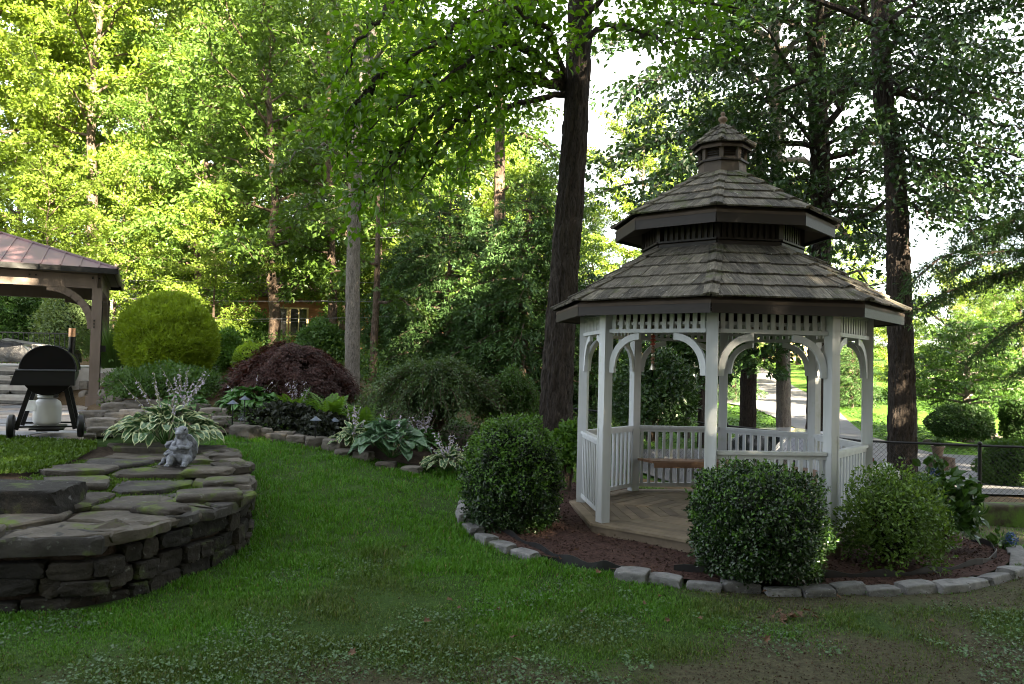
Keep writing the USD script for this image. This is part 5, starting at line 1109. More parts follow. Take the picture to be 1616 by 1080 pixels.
def trunk_mesh(pts, radii, r, sides=14, flare=1.5, rough=.05, rings=36, ridge=0.0):
    p = np.asarray(pts, float); k = np.linspace(0, len(p) - 1, rings); q = np.stack([np.interp(k, range(len(p)), p[:, j]) for j in range(3)], 1); rr = np.interp(k, range(len(p)), radii)
    hgt = q[:, 2] - q[0, 2]; rr = rr * (1 + (flare - 1) * np.exp(-hgt / .45)); v, f = tube(q, rr, sides); n = rings * sides; c = np.repeat(q, sides, 0)
    nz = meshkit.fbm(v[:n] * [2.5, 2.5, .7] + r.random(3) * 20, 3, 2) - .5; v[:n] = c + (v[:n] - c) * (1 + rough * 4 * nz)[:, None]
    if ridge:
        w = v[:n] * [16, 16, 2.2] + r.random(3) * 9; rd = 1 - np.abs(meshkit.fbm(w, 3, 5) - .5) * 5; rd2 = meshkit.fbm(v[:n] * [40, 40, 9], 2, 8) - .5; v[:n] += unit(v[:n] - c) * (ridge * (-np.clip(rd, 0, 1) + .5 * rd2))[:, None]
    return v, f
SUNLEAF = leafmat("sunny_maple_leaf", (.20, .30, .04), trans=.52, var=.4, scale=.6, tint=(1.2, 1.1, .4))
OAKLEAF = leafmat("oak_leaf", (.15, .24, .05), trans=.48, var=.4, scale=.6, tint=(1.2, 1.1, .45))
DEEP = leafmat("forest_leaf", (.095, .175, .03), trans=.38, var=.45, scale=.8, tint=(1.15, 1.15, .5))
HEML = leafmat("hemlock_needles", (.065, .14, .036), trans=.25, var=.5, scale=1.2, rough=.5)
def deciduous(name, label, loc, seed, Ht, r0, zb, cr, nl, M, BM, L=.2, per=80, tgap=.27, tlen=1.05, group="woodland trees beyond the garden", rise=(12, 55), fork=True):
    r = np.random.default_rng(seed); t = thing(name, label, "tree", loc, r.uniform(0, 6.28) * 0, group)
    wx = np.cumsum(r.normal(0, .16, 8)), np.cumsum(r.normal(0, .16, 8)); zs = np.linspace(-.3, Ht * .93, 8); axis = lambda z: (np.interp(z, zs, wx[0] - wx[0][0]), np.interp(z, zs, wx[1] - wx[1][0]))
    pts = np.array([[*axis(z), z] for z in zs]); rad = r0 * (1 - .88 * np.linspace(0, 1, 8) ** 1.1); obj_raw("trunk", trunk_mesh(pts, rad, r, 10), BM, t)
    limbs = crown_limbs(r, axis, zb, Ht * .96, cr, nl, rise=rise); tw, lf = spray(r, limbs, L, tlen, tgap, per, start=.2, sig=.2, flat=.55, ntilt=.95)
    lr = [np.linspace(max(r0 * .30 * (1 - .6 * i / nl), .03), .012, 7) for i in range(nl)]
    obj_raw("limbs", join(tubes(limbs, lr, 5), tubes(tw[::2], [np.array([.014, .011, .008, .004])] * len(tw[::2]), 3)), BM, t); obj_raw("crown", lf, M, t); return t
def conifer(name, label, loc, seed, Ht, r0, zb, cr, nl, M, BM, L=.20, group="evergreens between the garden and the woods", droop=.4, per=30, dead=0):
    r = np.random.default_rng(seed); t = thing(name, label, "tree", loc, 0, group)
    pts = np.array([[r.normal(0, .04), r.normal(0, .04), z] for z in np.linspace(-.3, Ht, 8)]); obj_raw("trunk", trunk_mesh(pts, r0 * (1 - .9 * np.linspace(0, 1, 8)), r, 9), BM, t)
    limbs = []
    for i in range(nl):
        f = (i + r.random()) / nl; z = zb + (Ht - zb) * f; a = i * 2.39996 + r.normal(0, .3); ln = cr * (1 - f) ** .75 * r.uniform(.7, 1.15) + .25; u = np.linspace(0, 1, 6); o = np.array([math.cos(a), math.sin(a), 0])
        limbs.append(np.array([0, 0, z]) + o * (ln * u)[:, None] + np.array([0, 0, 1]) * (ln * (.22 * u - droop * u ** 2))[:, None])
    tw, lf = spray(r, limbs, L, cr * .32, .16, per, start=.12, droop=.35, sig=.05, aspect=.34, flat=.4)
    obj_raw("limbs", join(tubes(limbs, [np.linspace(.03, .008, 6)] * nl, 4), tubes(tw[::3], [np.array([.008, .006, .004, .002])] * len(tw[::3]), 3)), BM, t); obj_raw("crown", lf, M, t); return t
def spot(px, Y): return at_g(px, Y)
# --- prototypes stand at their own first place, copies refer to them
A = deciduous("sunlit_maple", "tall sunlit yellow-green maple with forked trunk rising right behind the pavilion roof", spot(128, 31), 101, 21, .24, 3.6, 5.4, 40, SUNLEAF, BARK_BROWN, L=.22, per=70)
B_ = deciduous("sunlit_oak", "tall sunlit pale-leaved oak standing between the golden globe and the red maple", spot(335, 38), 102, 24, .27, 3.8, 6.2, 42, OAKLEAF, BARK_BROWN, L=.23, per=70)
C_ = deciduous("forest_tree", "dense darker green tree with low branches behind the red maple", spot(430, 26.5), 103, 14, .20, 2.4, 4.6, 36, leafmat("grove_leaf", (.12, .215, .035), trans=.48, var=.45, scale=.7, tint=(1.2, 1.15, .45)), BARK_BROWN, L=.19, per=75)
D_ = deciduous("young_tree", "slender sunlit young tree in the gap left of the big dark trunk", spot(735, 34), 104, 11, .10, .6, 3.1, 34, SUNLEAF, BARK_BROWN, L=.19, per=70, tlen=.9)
row = [(A, 62, 33, .9, 2.1, "second sunlit maple, directly above the pavilion roof"), (A, -40, 31, 1.0, 4.0, "sunlit maple at the left edge of the picture"), (A, 215, 40, 1.05, 1.0, "sunlit maple above the golden globe shrub"),
       (B_, 480, 42, 1.0, 2.5, "tall sunlit oak above the house with the window"), (A, 600, 46, 1.05, 5.0, "sunlit maple just right of the straight grey trunk"), (B_, 20, 50, 1.0, 3.2, "far sunlit oak behind the pavilion, at left"), (B_, 160, 54, 1.1, .6, "far sunlit oak left of the golden globe"),
       (B_, 285, 56, 1.0, 4.4, "far sunlit oak above the golden globe"), (A, 395, 58, 1.1, 2.9, "far sunlit maple behind the tall oak"), (B_, 540, 60, 1.0, 1.7, "far sunlit oak behind the straight grey trunk"), (A, 690, 56, .8, .2, "far sunlit maple in the gap left of the big dark trunk"), (B_, 850, 62, .62, 3.9, "far low sunlit oak seen beside the big dark trunk"),
       (A, 1010, 52, .92, 2.2, "sunlit maple showing yellow above the gazebo roof at left"), (B_, 1110, 58, .9, 5.1, "sunlit oak showing yellow behind the cupola"), (A, 1340, 60, .55, 1.2, "far sunlit maple between the two dark trunks right of the gazebo"), (B_, 780, 70, .6, 2.0, "farthest oak on the skyline left of the big trunk"),
       (A, 640, 44, .9, 1.1, "sunlit maple right of the straight grey trunk"), (C_, 300, 30, .85, 3.3, "darker green tree above the golden globe's right side"), (C_, 560, 30, 1.0, 5.2, "darker green tree standing behind the straight grey trunk"), (C_, 848, 30, .62, 2.4, "dark green tree behind the big dark trunk"),
       (D_, 665, 42, .9, 1.3, "slender sunlit young tree among the hemlocks"), (D_, 905, 40, .75, 2.6, "slender young tree between big trunk and gazebo roof"), (D_, 180, 27, .62, .7, "low young tree left of the golden globe under the maples"), (D_, 330, 25, .5, 4.1, "low young tree behind the golden globe's right shoulder"), (D_, 75, 27, .6, 2.2, "low young tree seen under the pavilion roof"),
       (D_, 1420, 46, .62, 2.0, "low sunlit tree behind the rightmost dark trunk"), (D_, 1490, 52, .7, 5.0, "low sunlit tree on the right, behind the small layered tree"), (D_, 1570, 48, .66, 3.0, "low sunlit tree right of the small layered tree"), (D_, 1640, 50, .7, 1.0, "low sunlit tree at the right edge"), (C_, 1350, 55, .5, .4, "dark green tree beyond the far lawn, right of the gazebo"), (C_, 1240, 62, .5, 2.4, "dark green tree beyond the far driveway bend"), (C_, 1530, 62, .5, 3.4, "dark green far tree above the small layered tree"), (C_, 1090, 75, .55, 1.4, "dark green far tree seen through the gazebo"), (C_, 960, 66, .55, 4.4, "dark green far tree seen through the left of the gazebo"), (C_, 1640, 66, .55, .4, "dark far tree at the right edge"),
       (B_, 380, 46, .95, 3.7, "sunlit oak behind the red maple, left of the house window"), (A, 90, 44, 1.0, 5.6, "sunlit maple filling the gap left of the two near maples"), (A, 560, 38, .8, .9, "sunlit maple close behind the straight grey trunk"), (C_, 530, 36, .8, 2.2, "darker green tree hiding the right end of the wooden house"), (C_, 215, 33, .9, 1.6, "darker green tree hiding the grey house"), (D_, 255, 33, .8, 5.5, "slender young tree just above the golden globe"), (B_, 720, 50, .8, 4.9, "sunlit oak behind the hemlocks"), (D_, 775, 42, 1.15, .7, "slender sunlit tree behind the brown trunk"), (B_, 810, 54, .7, 3.3, "sunlit oak glimpsed left of the big dark trunk"), (D_, 600, 29, .6, 3.6, "low young tree right of the slim reddish trunk"),
       (C_, 1440, 40, .36, 3.9, "bushy green tree behind the fence, just right of the bent trunk"), (C_, 1560, 38, .42, 1.9, "bushy green tree behind the small layered tree"), (C_, 1620, 34, .45, 5.1, "bushy green tree at the right edge of the far lawn"), (C_, 1300, 48, .42, 2.7, "bushy green tree beyond the driveway bend, seen right in the gazebo"), (C_, 1180, 58, .5, .9, "bushy green tree at the far end of the driveway"), (C_, 1020, 48, .6, 1.9, "dark tree behind the gazebo entrance"), (A, 1260, 66, .75, 4.2, "far sunlit maple left of the thick trunk behind the roof"), (B_, 930, 58, .55, .5, "far sunlit oak right of the big dark trunk")]
for src, px, Yd, sc, rz, lab in row: dup(src, lab, spot(px, Yd), rz, sc)
E1 = conifer("hemlock", "dark drooping hemlock between the straight grey trunk and the big dark trunk", spot(705, 24), 111, 6.2, .13, .5, 2.7, 90, HEML, BARK_BROWN, L=.14, per=78)
for px, Yd, sc, rz, lab in [(640, 26, .75, 1.0, "smaller dark hemlock right of the straight grey trunk"), (830, 22, 1.05, 2.0, "tall dark hemlock close behind the big dark trunk"), (770, 27, .95, 3.0, "dark hemlock half behind the arching shrub"), (925, 24, .8, 4.0, "dark hemlock seen at the left side of the gazebo"),
                            (1060, 30, .62, 5.0, "dark hemlock seen through the left gazebo arch"), (1345, 38, .5, .8, "dark hemlock beyond the lawn, seen through the right gazebo arch"), (1160, 44, .6, 1.8, "dark hemlock at the far bend of the driveway")]: dup(E1, lab, spot(px, Yd), rz, sc)
# --- straight bare trunks
def bare_trunk(label, base, pts, radii, BM, seed, limbs=0, name="tree_trunk"):
    r = np.random.default_rng(seed); t = thing(name, label, "tree", base); pts = np.array(pts) - base; obj_raw("trunk", trunk_mesh(pts, radii, r, 14), BM, t); return t, r
def poly_px(l): return np.array([at(*p) for p in l])
def grown(name, label, px_pts, radii, BM, seed, limb_px, M, L, crown=None, twig=.7, gap=.16, per=16, kind="oval", group=None, asp=.55, sig=.10, extra=None, lr=.05):
    """a near tree: trunk through picture points, limbs through picture points at their depths, and an upper crown"""
    r = np.random.default_rng(seed); P = poly_px(px_pts); g = h1(P[0, 0], P[0, 1]); base = np.array([P[0, 0], P[0, 1], g]); P[0, 2] = g - .2
    t = thing(name, label, "tree", base, 0, group); obj_raw("trunk", trunk_mesh(P - base, radii, r, 64 if radii[0] > .22 else 30, 1.15, .03, 420 if radii[0] > .22 else 160, .030 if radii[0] > .22 else .014), BM, t)
    limbs = [poly_px(l) for l in limb_px]; sm = []
    for l in limbs:
        k = np.linspace(0, len(l) - 1, 4 * len(l)); q = np.stack([np.interp(k, range(len(l)), l[:, j]) for j in range(3)], 1); q[1:-1] += r.normal(0, .03, (len(q) - 2, 3)); sm.append(q - base)
    tw, lf = spray(r, sm, L, twig, gap, per, start=.12, sig=sig, kind=kind, aspect=asp, droop=.2, flat=.6)
    for q in sm: obj_raw("limb", tube(q, np.linspace(lr, .010, len(q)), 6), BM, t)
    tag(obj_raw("twigs", tubes(tw, [np.array([.008, .006, .004, .002])] * len(tw), 3), BM, t), kind="stuff"); obj_raw("foliage", lf, M, t)
    if crown:
        z0, z1, cr, nl, cp = crown; zs, xs, ys = (P - base)[:, 2], (P - base)[:, 0], (P - base)[:, 1]; axis = lambda z: (np.interp(z, zs, xs), np.interp(z, zs, ys))
        cl = crown_limbs(r, axis, z0, z1, cr, nl, rise=(0, 50)); tw, lf = spray(r, cl, L * 1.25, 1.0, .40, cp, start=.2, sig=.2, aspect=.55); obj_raw("upper_limbs", tubes(cl, [np.linspace(.09, .012, 7)] * nl, 5), BM, t); obj_raw("upper_crown", lf, M, t)
    return t
NEARLEAF = leafmat("big_tree_leaf", (.10, .21, .015), trans=.58, var=.4, scale=1.0, tint=(1.25, 1.3, .4), rough=.4)
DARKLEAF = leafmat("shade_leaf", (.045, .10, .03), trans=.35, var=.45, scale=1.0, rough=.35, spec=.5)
T1L = [[(893, 138, 12.6), (862, 122, 12.2), (803, 113, 11.6), (752, 128, 11.0), (698, 163, 10.4), (647, 218, 10.0), (606, 285, 9.7)], [(890, 140, 12.6), (830, 130, 12), (775, 148, 11.4), (748, 175, 11.0), (713, 200, 10.6), (686, 240, 10.3), (660, 300, 10.1)],
       [(898, -60, 12.6), (850, -10, 12.2), (760, 17, 11.5), (725, 36, 11), (706, 56, 10.6), (660, 84, 10.2), (600, 120, 9.9), (556, 165, 9.6)], [(900, -120, 12.6), (760, -60, 11.5), (660, -20, 10.8), (600, 20, 10.2), (560, 70, 9.9), (545, 120, 9.8)], [(895, -30, 12.6), (820, 20, 11.8), (760, 70, 11.2), (700, 110, 10.8), (640, 150, 10.4), (585, 205, 10)],
       [(893, 130, 12.6), (850, 90, 11.8), (800, 70, 11.0), (740, 95, 10.3), (680, 135, 9.8), (625, 170, 9.4)], [(892, 150, 12.6), (820, 160, 12.4), (770, 190, 12.4), (740, 235, 12.4), (725, 290, 12.4)], [(897, -40, 12.6), (840, -10, 13), (780, 40, 13.4), (720, 60, 13.6), (650, 70, 13.6)],
       [(925, 60, 12.4), (960, 40, 12), (1010, 50, 11.6), (1060, 70, 11.3), (1110, 60, 11)], [(925, 20, 12.4), (970, -10, 12), (1030, -20, 11.6), (1100, 5, 11.2), (1170, 15, 11)], [(890, 125, 12.5), (870, 60, 11.6), (840, 30, 11), (800, 5, 10.5), (770, -20, 10)], [(647, 218, 10.0), (620, 240, 10.2), (590, 280, 10.4), (566, 320, 10.5)], [(600, 120, 9.9), (570, 150, 10.2), (552, 200, 10.4), (548, 260, 10.5)]]
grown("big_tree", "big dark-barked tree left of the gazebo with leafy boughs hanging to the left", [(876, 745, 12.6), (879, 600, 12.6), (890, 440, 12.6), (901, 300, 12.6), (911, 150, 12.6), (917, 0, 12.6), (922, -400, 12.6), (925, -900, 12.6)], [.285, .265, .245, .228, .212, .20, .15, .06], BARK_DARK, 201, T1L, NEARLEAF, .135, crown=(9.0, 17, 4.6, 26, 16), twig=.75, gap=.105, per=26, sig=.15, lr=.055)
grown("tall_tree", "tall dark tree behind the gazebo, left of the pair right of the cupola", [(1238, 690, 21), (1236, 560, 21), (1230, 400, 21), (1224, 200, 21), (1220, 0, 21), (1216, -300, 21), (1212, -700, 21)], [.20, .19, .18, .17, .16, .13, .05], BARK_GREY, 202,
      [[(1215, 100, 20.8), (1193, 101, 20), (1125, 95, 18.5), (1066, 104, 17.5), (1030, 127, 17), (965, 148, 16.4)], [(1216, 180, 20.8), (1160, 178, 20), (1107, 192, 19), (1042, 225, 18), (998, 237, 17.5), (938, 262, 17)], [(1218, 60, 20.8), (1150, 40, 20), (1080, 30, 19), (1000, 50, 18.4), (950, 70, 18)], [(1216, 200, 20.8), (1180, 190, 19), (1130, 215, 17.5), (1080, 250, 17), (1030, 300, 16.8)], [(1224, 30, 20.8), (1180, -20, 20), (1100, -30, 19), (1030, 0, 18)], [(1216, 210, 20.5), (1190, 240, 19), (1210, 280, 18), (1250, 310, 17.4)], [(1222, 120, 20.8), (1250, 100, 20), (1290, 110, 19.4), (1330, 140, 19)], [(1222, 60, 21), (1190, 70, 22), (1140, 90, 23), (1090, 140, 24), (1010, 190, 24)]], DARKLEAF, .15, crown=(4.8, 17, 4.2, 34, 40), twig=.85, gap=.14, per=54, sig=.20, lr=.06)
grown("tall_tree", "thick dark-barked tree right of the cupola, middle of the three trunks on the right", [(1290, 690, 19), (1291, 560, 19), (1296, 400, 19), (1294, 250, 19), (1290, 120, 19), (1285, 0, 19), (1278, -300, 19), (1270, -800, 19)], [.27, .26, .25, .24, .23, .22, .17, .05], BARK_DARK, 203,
      [[(1298, 320, 18.8), (1311, 304, 18.5), (1359, 275, 18), (1400, 262, 17.5)], [(1290, 230, 18.8), (1262, 200, 18.4), (1235, 170, 18), (1190, 150, 17.5), (1150, 155, 17)], [(1300, 180, 19), (1330, 120, 18.6), (1350, 80, 18.2), (1380, 50, 18)], [(1290, 300, 18.8), (1260, 280, 18), (1225, 300, 17.4), (1180, 315, 17)], [(1284, 60, 19), (1250, 30, 18.6), (1200, 10, 18), (1150, 20, 17.5)], [(1298, 240, 19), (1330, 210, 18.4), (1370, 190, 18), (1410, 200, 17.6)], [(1292, 20, 19), (1330, 0, 18.6), (1370, 10, 18.2), (1420, 30, 18)], [(1295, 340, 19), (1330, 330, 18), (1360, 350, 17.4), (1390, 390, 17)], [(1288, 260, 19), (1320, 300, 20), (1350, 340, 20.6), (1370, 400, 21)]], DARKLEAF, .15, crown=(4.8, 16, 4.2, 34, 40), twig=.85, gap=.14, per=38, sig=.20, lr=.06)
T2L = [[(1405, 25, 15.4), (1480, 27, 14.6), (1560, 15, 14), (1640, 2, 13.5)], [(1410, 72, 15.4), (1470, 95, 14.6), (1540, 122, 14), (1600, 118, 13.6), (1650, 112, 13.3)], [(1425, 250, 15.6), (1500, 257, 15), (1560, 265, 14.5), (1640, 292, 14)], [(1410, 130, 15.6), (1470, 150, 15), (1530, 182, 14.4), (1590, 200, 14), (1640, 205, 13.7)], [(1415, 180, 15.6), (1460, 200, 14.8), (1500, 225, 14.2), (1560, 232, 13.8), (1620, 250, 13.4)], [(1405, 50, 15.6), (1460, 60, 14), (1520, 70, 13), (1590, 62, 12.4)], [(1418, 220, 15.5), (1450, 260, 14.6), (1490, 290, 14), (1540, 310, 13.6)], [(1395, 120, 15.6), (1360, 110, 15), (1330, 130, 14.6)], [(1418, 200, 15.5), (1390, 190, 14.5), (1360, 210, 14)], [(1432, 320, 15.6), (1455, 330, 15), (1470, 350, 14.7)], [(1395, 0, 15.4), (1460, -10, 14.6), (1540, -5, 14), (1630, -20, 13.4)], [(1425, 260, 15.6), (1490, 270, 16), (1560, 300, 16.4), (1640, 330, 16.8)], [(1410, 150, 15.6), (1480, 160, 16), (1560, 150, 16.4), (1640, 160, 16.8)], [(1430, 300, 15.6), (1480, 320, 15.4), (1530, 345, 15.2), (1580, 350, 15)], [(1410, 100, 15.6), (1470, 120, 16.4), (1530, 90, 17), (1600, 80, 17.4)]]
grown("leaning_tree", "dark-barked tree with a bent trunk right of the gazebo, behind the fence", [(1424, 752, 15.6), (1424, 640, 15.6), (1420, 480, 15.6), (1416, 340, 15.6), (1411, 240, 15.6), (1396, 180, 15.6), (1390, 80, 15.6), (1388, 0, 15.6), (1384, -300, 15.6), (1380, -800, 15.6)], [.285, .265, .235, .215, .205, .20, .185, .175, .14, .05], BARK_DARK, 204, T2L, DARKLEAF, .12, crown=(7.6, 15, 3.6, 22, 30), twig=.75, gap=.09, per=38, sig=.19, lr=.03)
# overhanging conifer bough from a tree beyond the right edge
hr = np.random.default_rng(61)
hb = at_g(1730, 15.5); t = thing("spruce", "dark spruce outside the right edge whose drooping boughs reach into the picture", "tree", hb)
obj_raw("trunk", trunk_mesh(np.array([[0, 0, -.2], [0, 0, 4], [0, 0, 9]]), [.2, .14, .04], hr, 10), BARK_BROWN, t)
lim = [poly_px(l) - hb for l in [[(1730, 340, 15.5), (1640, 352, 15), (1560, 378, 14.6), (1480, 410, 14.2), (1440, 445, 14)], [(1730, 400, 15.5), (1640, 420, 15), (1560, 440, 14.6), (1490, 462, 14.3), (1450, 490, 14.2)], [(1730, 470, 15.5), (1650, 490, 15), (1590, 520, 14.8), (1540, 560, 14.6)], [(1730, 300, 15.5), (1650, 330, 14.4), (1590, 350, 14), (1530, 365, 13.6)], [(1730, 540, 15.5), (1660, 560, 15), (1610, 590, 14.8)], [(1730, 360, 15.5), (1650, 390, 14), (1560, 400, 13.6), (1500, 430, 13.4)]]]
tw, lf = spray(hr, lim, .085, .55, .05, 90, start=.05, droop=.45, sig=.05, aspect=.3, flat=.5); obj_raw("limbs", join(tubes(lim, [np.linspace(.035, .01, len(l)) for l in lim], 5), tubes(tw, [np.array([.006, .005, .003, .002])] * len(tw), 3)), BARK_BROWN, t); obj_raw("foliage", lf, HEML, t)
# other trunks in view
def simple(label, pts, radii, BM, seed, limb_px=(), M=DEEP, L=.14, twig=.8, gap=.25, per=14, crown=None): return grown("woodland_tree", label, pts, radii, BM, seed, list(limb_px), M, L, twig=twig, gap=gap, per=per, kind="quad", lr=.05, crown=crown) if limb_px else None
simple("straight grey-barked tree rising behind the red maple, its crown lost in the boughs", [(556, 640, 16.5), (556, 560, 16.5), (557, 430, 16.5), (560, 300, 16.5), (564, 200, 16.5), (575, 130, 16.5), (585, 60, 16.5), (590, -300, 16.5)], [.165, .158, .148, .14, .13, .12, .10, .03], BARK_GREY, 211, [[(562, 200, 16.4), (545, 150, 16), (500, 110, 15.6), (470, 60, 15.2)], [(572, 120, 16.5), (610, 70, 16), (640, 10, 15.6)], [(560, 260, 16.4), (520, 230, 16), (470, 240, 15.6), (430, 270, 15.3)], [(560, 300, 16.4), (600, 270, 16), (640, 280, 15.6), (670, 310, 15.4)], [(580, 60, 16.5), (540, 20, 16), (500, -30, 15.6)], [(560, 330, 16.6), (530, 310, 17), (490, 320, 17.4), (450, 350, 17.6)]], DEEP, .14, twig=.75, gap=.12, per=40)
simple("brown-barked tree seen between the leafy boughs and the big dark trunk", [(782, 640, 23), (785, 500, 23), (788, 350, 23), (789, 220, 23), (788, 100, 23), (786, -200, 23)], [.19, .18, .17, .155, .13, .05], BARK_BROWN, 212, [[(789, 230, 23), (820, 210, 22.4), (850, 220, 22), (880, 250, 21.6)], [(788, 300, 23), (820, 290, 22.4), (850, 310, 22), (870, 350, 21.7)], [(788, 260, 23), (750, 250, 22.4), (720, 270, 22)], [(788, 180, 23), (830, 160, 22.4), (870, 170, 22)], [(787, 380, 23), (820, 370, 22.4), (850, 390, 22), (880, 430, 21.7)], [(787, 420, 23), (760, 420, 22.4), (735, 450, 22)], [(786, 480, 23), (820, 480, 22), (850, 510, 21.5)], [(788, 120, 23), (760, 100, 22.5), (730, 120, 22)]], DEEP, .16, gap=.14, per=44)
simple("brown-barked tree left of the straight grey trunk, behind the house shrubs", [(524, 585, 27), (525, 480, 27), (522, 380, 27), (520, 250, 27), (518, 50, 27)], [.17, .16, .15, .13, .05], BARK_BROWN, 213, [[(522, 400, 27), (480, 390, 26), (430, 400, 25.4), (390, 430, 25)], [(521, 350, 27), (560, 340, 26), (600, 360, 25.4)], [(520, 300, 27), (470, 280, 26), (420, 290, 25.4)], [(523, 430, 27), (490, 430, 26), (460, 460, 25.6)], [(520, 280, 27), (570, 270, 26), (610, 290, 25.4)]], DEEP, .18, gap=.14, per=46)
simple("slim reddish-brown trunk right of the straight grey trunk", [(588, 610, 22), (590, 540, 22), (594, 480, 22), (596, 400, 22), (598, 250, 22)], [.12, .11, .10, .085, .03], BARK_BROWN, 214, [[(595, 480, 22), (630, 470, 21.4), (660, 490, 21)], [(596, 420, 22), (570, 410, 21.4), (545, 430, 21)], [(597, 360, 22), (640, 350, 21.4), (680, 380, 21)], [(597, 320, 22), (560, 300, 21.4)]], DEEP, .16, gap=.14, per=44)
simple("thin brown trunk among the hemlocks", [(690, 600, 26), (691, 500, 26), (692, 420, 26), (694, 300, 26)], [.085, .08, .07, .02], BARK_BROWN, 215, [[(692, 410, 26), (720, 400, 25.5), (745, 420, 25)], [(692, 440, 26), (665, 430, 25.5)]], DEEP, .16, gap=.16, per=36)
simple("pale sunlit thin trunk right of the hemlocks", [(736, 600, 33), (737, 520, 33), (739, 420, 33), (742, 300, 33)], [.11, .10, .09, .03], BARK_GREY, 216, [[(739, 380, 33), (765, 370, 32), (790, 390, 31.5)], [(740, 340, 33), (715, 330, 32)]], SUNLEAF, .18, gap=.16, per=36)
for px, Yd, wr, lab, sd_ in [(1180, 21.5, .24, "shaggy-barked cedar seen through the right-hand gazebo arch", 221), (1107, 24, .13, "slim dark trunk seen beside the middle gazebo post", 222), (1083, 25.5, .13, "slim dark trunk seen through the gazebo entrance", 223), (1236, 20.0, .0, "", 0)]:
    if wr: simple(lab, [(px, 690, Yd), (px + 1, 600, Yd), (px + 3, 480, Yd), (px + 5, 330, Yd)], [wr, wr * .92, wr * .8, wr * .4], BARK_DARK, sd_, [[(px + 2, 545, Yd), (px - 30, 535, Yd - 1), (px - 60, 560, Yd - 1.6)], [(px + 2, 530, Yd), (px + 30, 520, Yd - 1), (px + 60, 545, Yd - 1.5)], [(px + 2, 560, Yd), (px + 20, 560, Yd - 1.5), (px + 38, 590, Yd - 2)], [(px + 2, 510, Yd), (px - 20, 500, Yd - 1), (px - 44, 525, Yd - 1.5)], [(px + 3, 470, Yd), (px + 40, 460, Yd - 1), (px + 70, 490, Yd - 1.5)], [(px + 3, 450, Yd), (px - 40, 450, Yd - 1), (px - 70, 480, Yd - 1.5)]], HEML, .18, twig=.75, gap=.10, per=44)
shrub("leafy_understory", "dark leafy young tree seen through the gazebo entrance", 1028, 17.0, 130, 548, 690, 9000, .12, .5, DARKLEAF, 62, lump=.4, shell=.75, core=.0, stems=14, cat="tree")
# --- small layered tree on the right lawn
r = np.random.default_rng(71); p = spot(1527, 27); t = thing("dogwood", "small light green tree with layered horizontal branches on the right lawn", "tree", p)
obj_raw("trunk", trunk_mesh(np.array([[0, 0, -.2], [.03, 0, .8], [-.05, 0, 1.8], [.05, .05, 3.6]]), [.17, .14, .11, .03], r, 10), BARK_GREY, t)
lim = []
for i in range(34):
    f = (i + r.random()) / 34; a = i * 2.39996; z = 1.2 + 2.7 * f; ln = (2.9 * (1 - f * .75)) * r.uniform(.75, 1.1); u = np.linspace(0, 1, 6); o = np.array([math.cos(a), math.sin(a), 0]); lim.append(np.array([0, 0, z]) + o * (ln * u)[:, None] + np.array([0, 0, 1]) * (.22 * np.sin(u * 2.4))[:, None])
tw, lf = spray(r, lim, .14, .7, .10, 42, start=.2, droop=.1, sig=.10, aspect=.5, flat=.22); obj_raw("limbs", join(tubes(lim, [np.linspace(.05, .012, 6)] * 34, 5), tubes(tw, [np.array([.008, .006, .005, .003])] * len(tw), 3)), BARK_GREY, t); obj_raw("crown", lf, leafmat("dogwood_leaf", (.075, .165, .032), trans=.4, var=.4, scale=1.5), t)
# --- added unseen behind the viewer to shade the garden: a house and tall trees
hb_ = thing("added_shade_house", "brown two-storey house added unseen behind the viewer for shade", "house", (3, -6.5, 0))
SID = mat("house_siding", (.16, .12, .09), rough=.8, var=.2, scale=2); obj("wall", MB().box((0, -4, 3.1), (30, 8, 6.6)).get(), SID, hb_)
obj("roof", MB().hexa(np.array([(-15.6, .8, 6.2), (-15.6, .8, 6.45), (-15.6, -4, 9.2), (-15.6, -4, 9.45), (15.6, .8, 6.2), (15.6, .8, 6.45), (15.6, -4, 9.2), (15.6, -4, 9.45)])).get(), mat("house_roof", (.07, .05, .045), rough=.9), hb_)
obj("roof_back", MB().hexa(np.array([(-15.6, -8.8, 6.2), (-15.6, -8.8, 6.45), (-15.6, -4, 9.2), (-15.6, -4, 9.45), (15.6, -8.8, 6.2), (15.6, -8.8, 6.45), (15.6, -4, 9.2), (15.6, -4, 9.45)])).get(), mat("house_roof", (.07, .05, .045)), hb_)
for x in (-10, -5, 0, 5, 10):
    for z in (1.6, 4.6): w_ = obj("window", MB().box((x, .02, z), (1.4, .08, 1.4)).get(), WHITE, hb_); obj("pane", MB().box((x, .05, z), (1.2, .06, 1.2)).get(), mat("dark_window_glass", (.012, .014, .016), rough=.08, spec=.6), w_)
for i, (x, y, sc, rz) in enumerate([(7.5, -17.5, 1.0, 2.3), (9.8, -16.2, 1.0, 5.7), (-6, -16, 1.0, .3), (-1, -17, 1.0, 5.3), (4, -15, 1.05, 1.3), (12.5, -16, 1.05, 3.3), (16, -17, 1.0, 4.3), (20, -13, 1.05, 5.3), (24, -15, 1.0, .8), (28, -10, 1.0, 1.8), (12, -25, 1.1, 3.8), (22, -23, 1.1, 4.8), (22, -3, .95, 1.4), (14.5, 3, 1.1, 3.4), (7, -3.6, 1.3, .9), (-5.5, -3.6, 1.2, 4.1), (20, 7, .9, 2.0)]):  # oaks added out of view to keep sun and sky off the foreground
    dup(B_, f"unseen tall oak added to shade the garden, {ORD[i]} round the house from the left", (x, y, h1(x, y)), rz, sc, group="unseen trees added for shade")
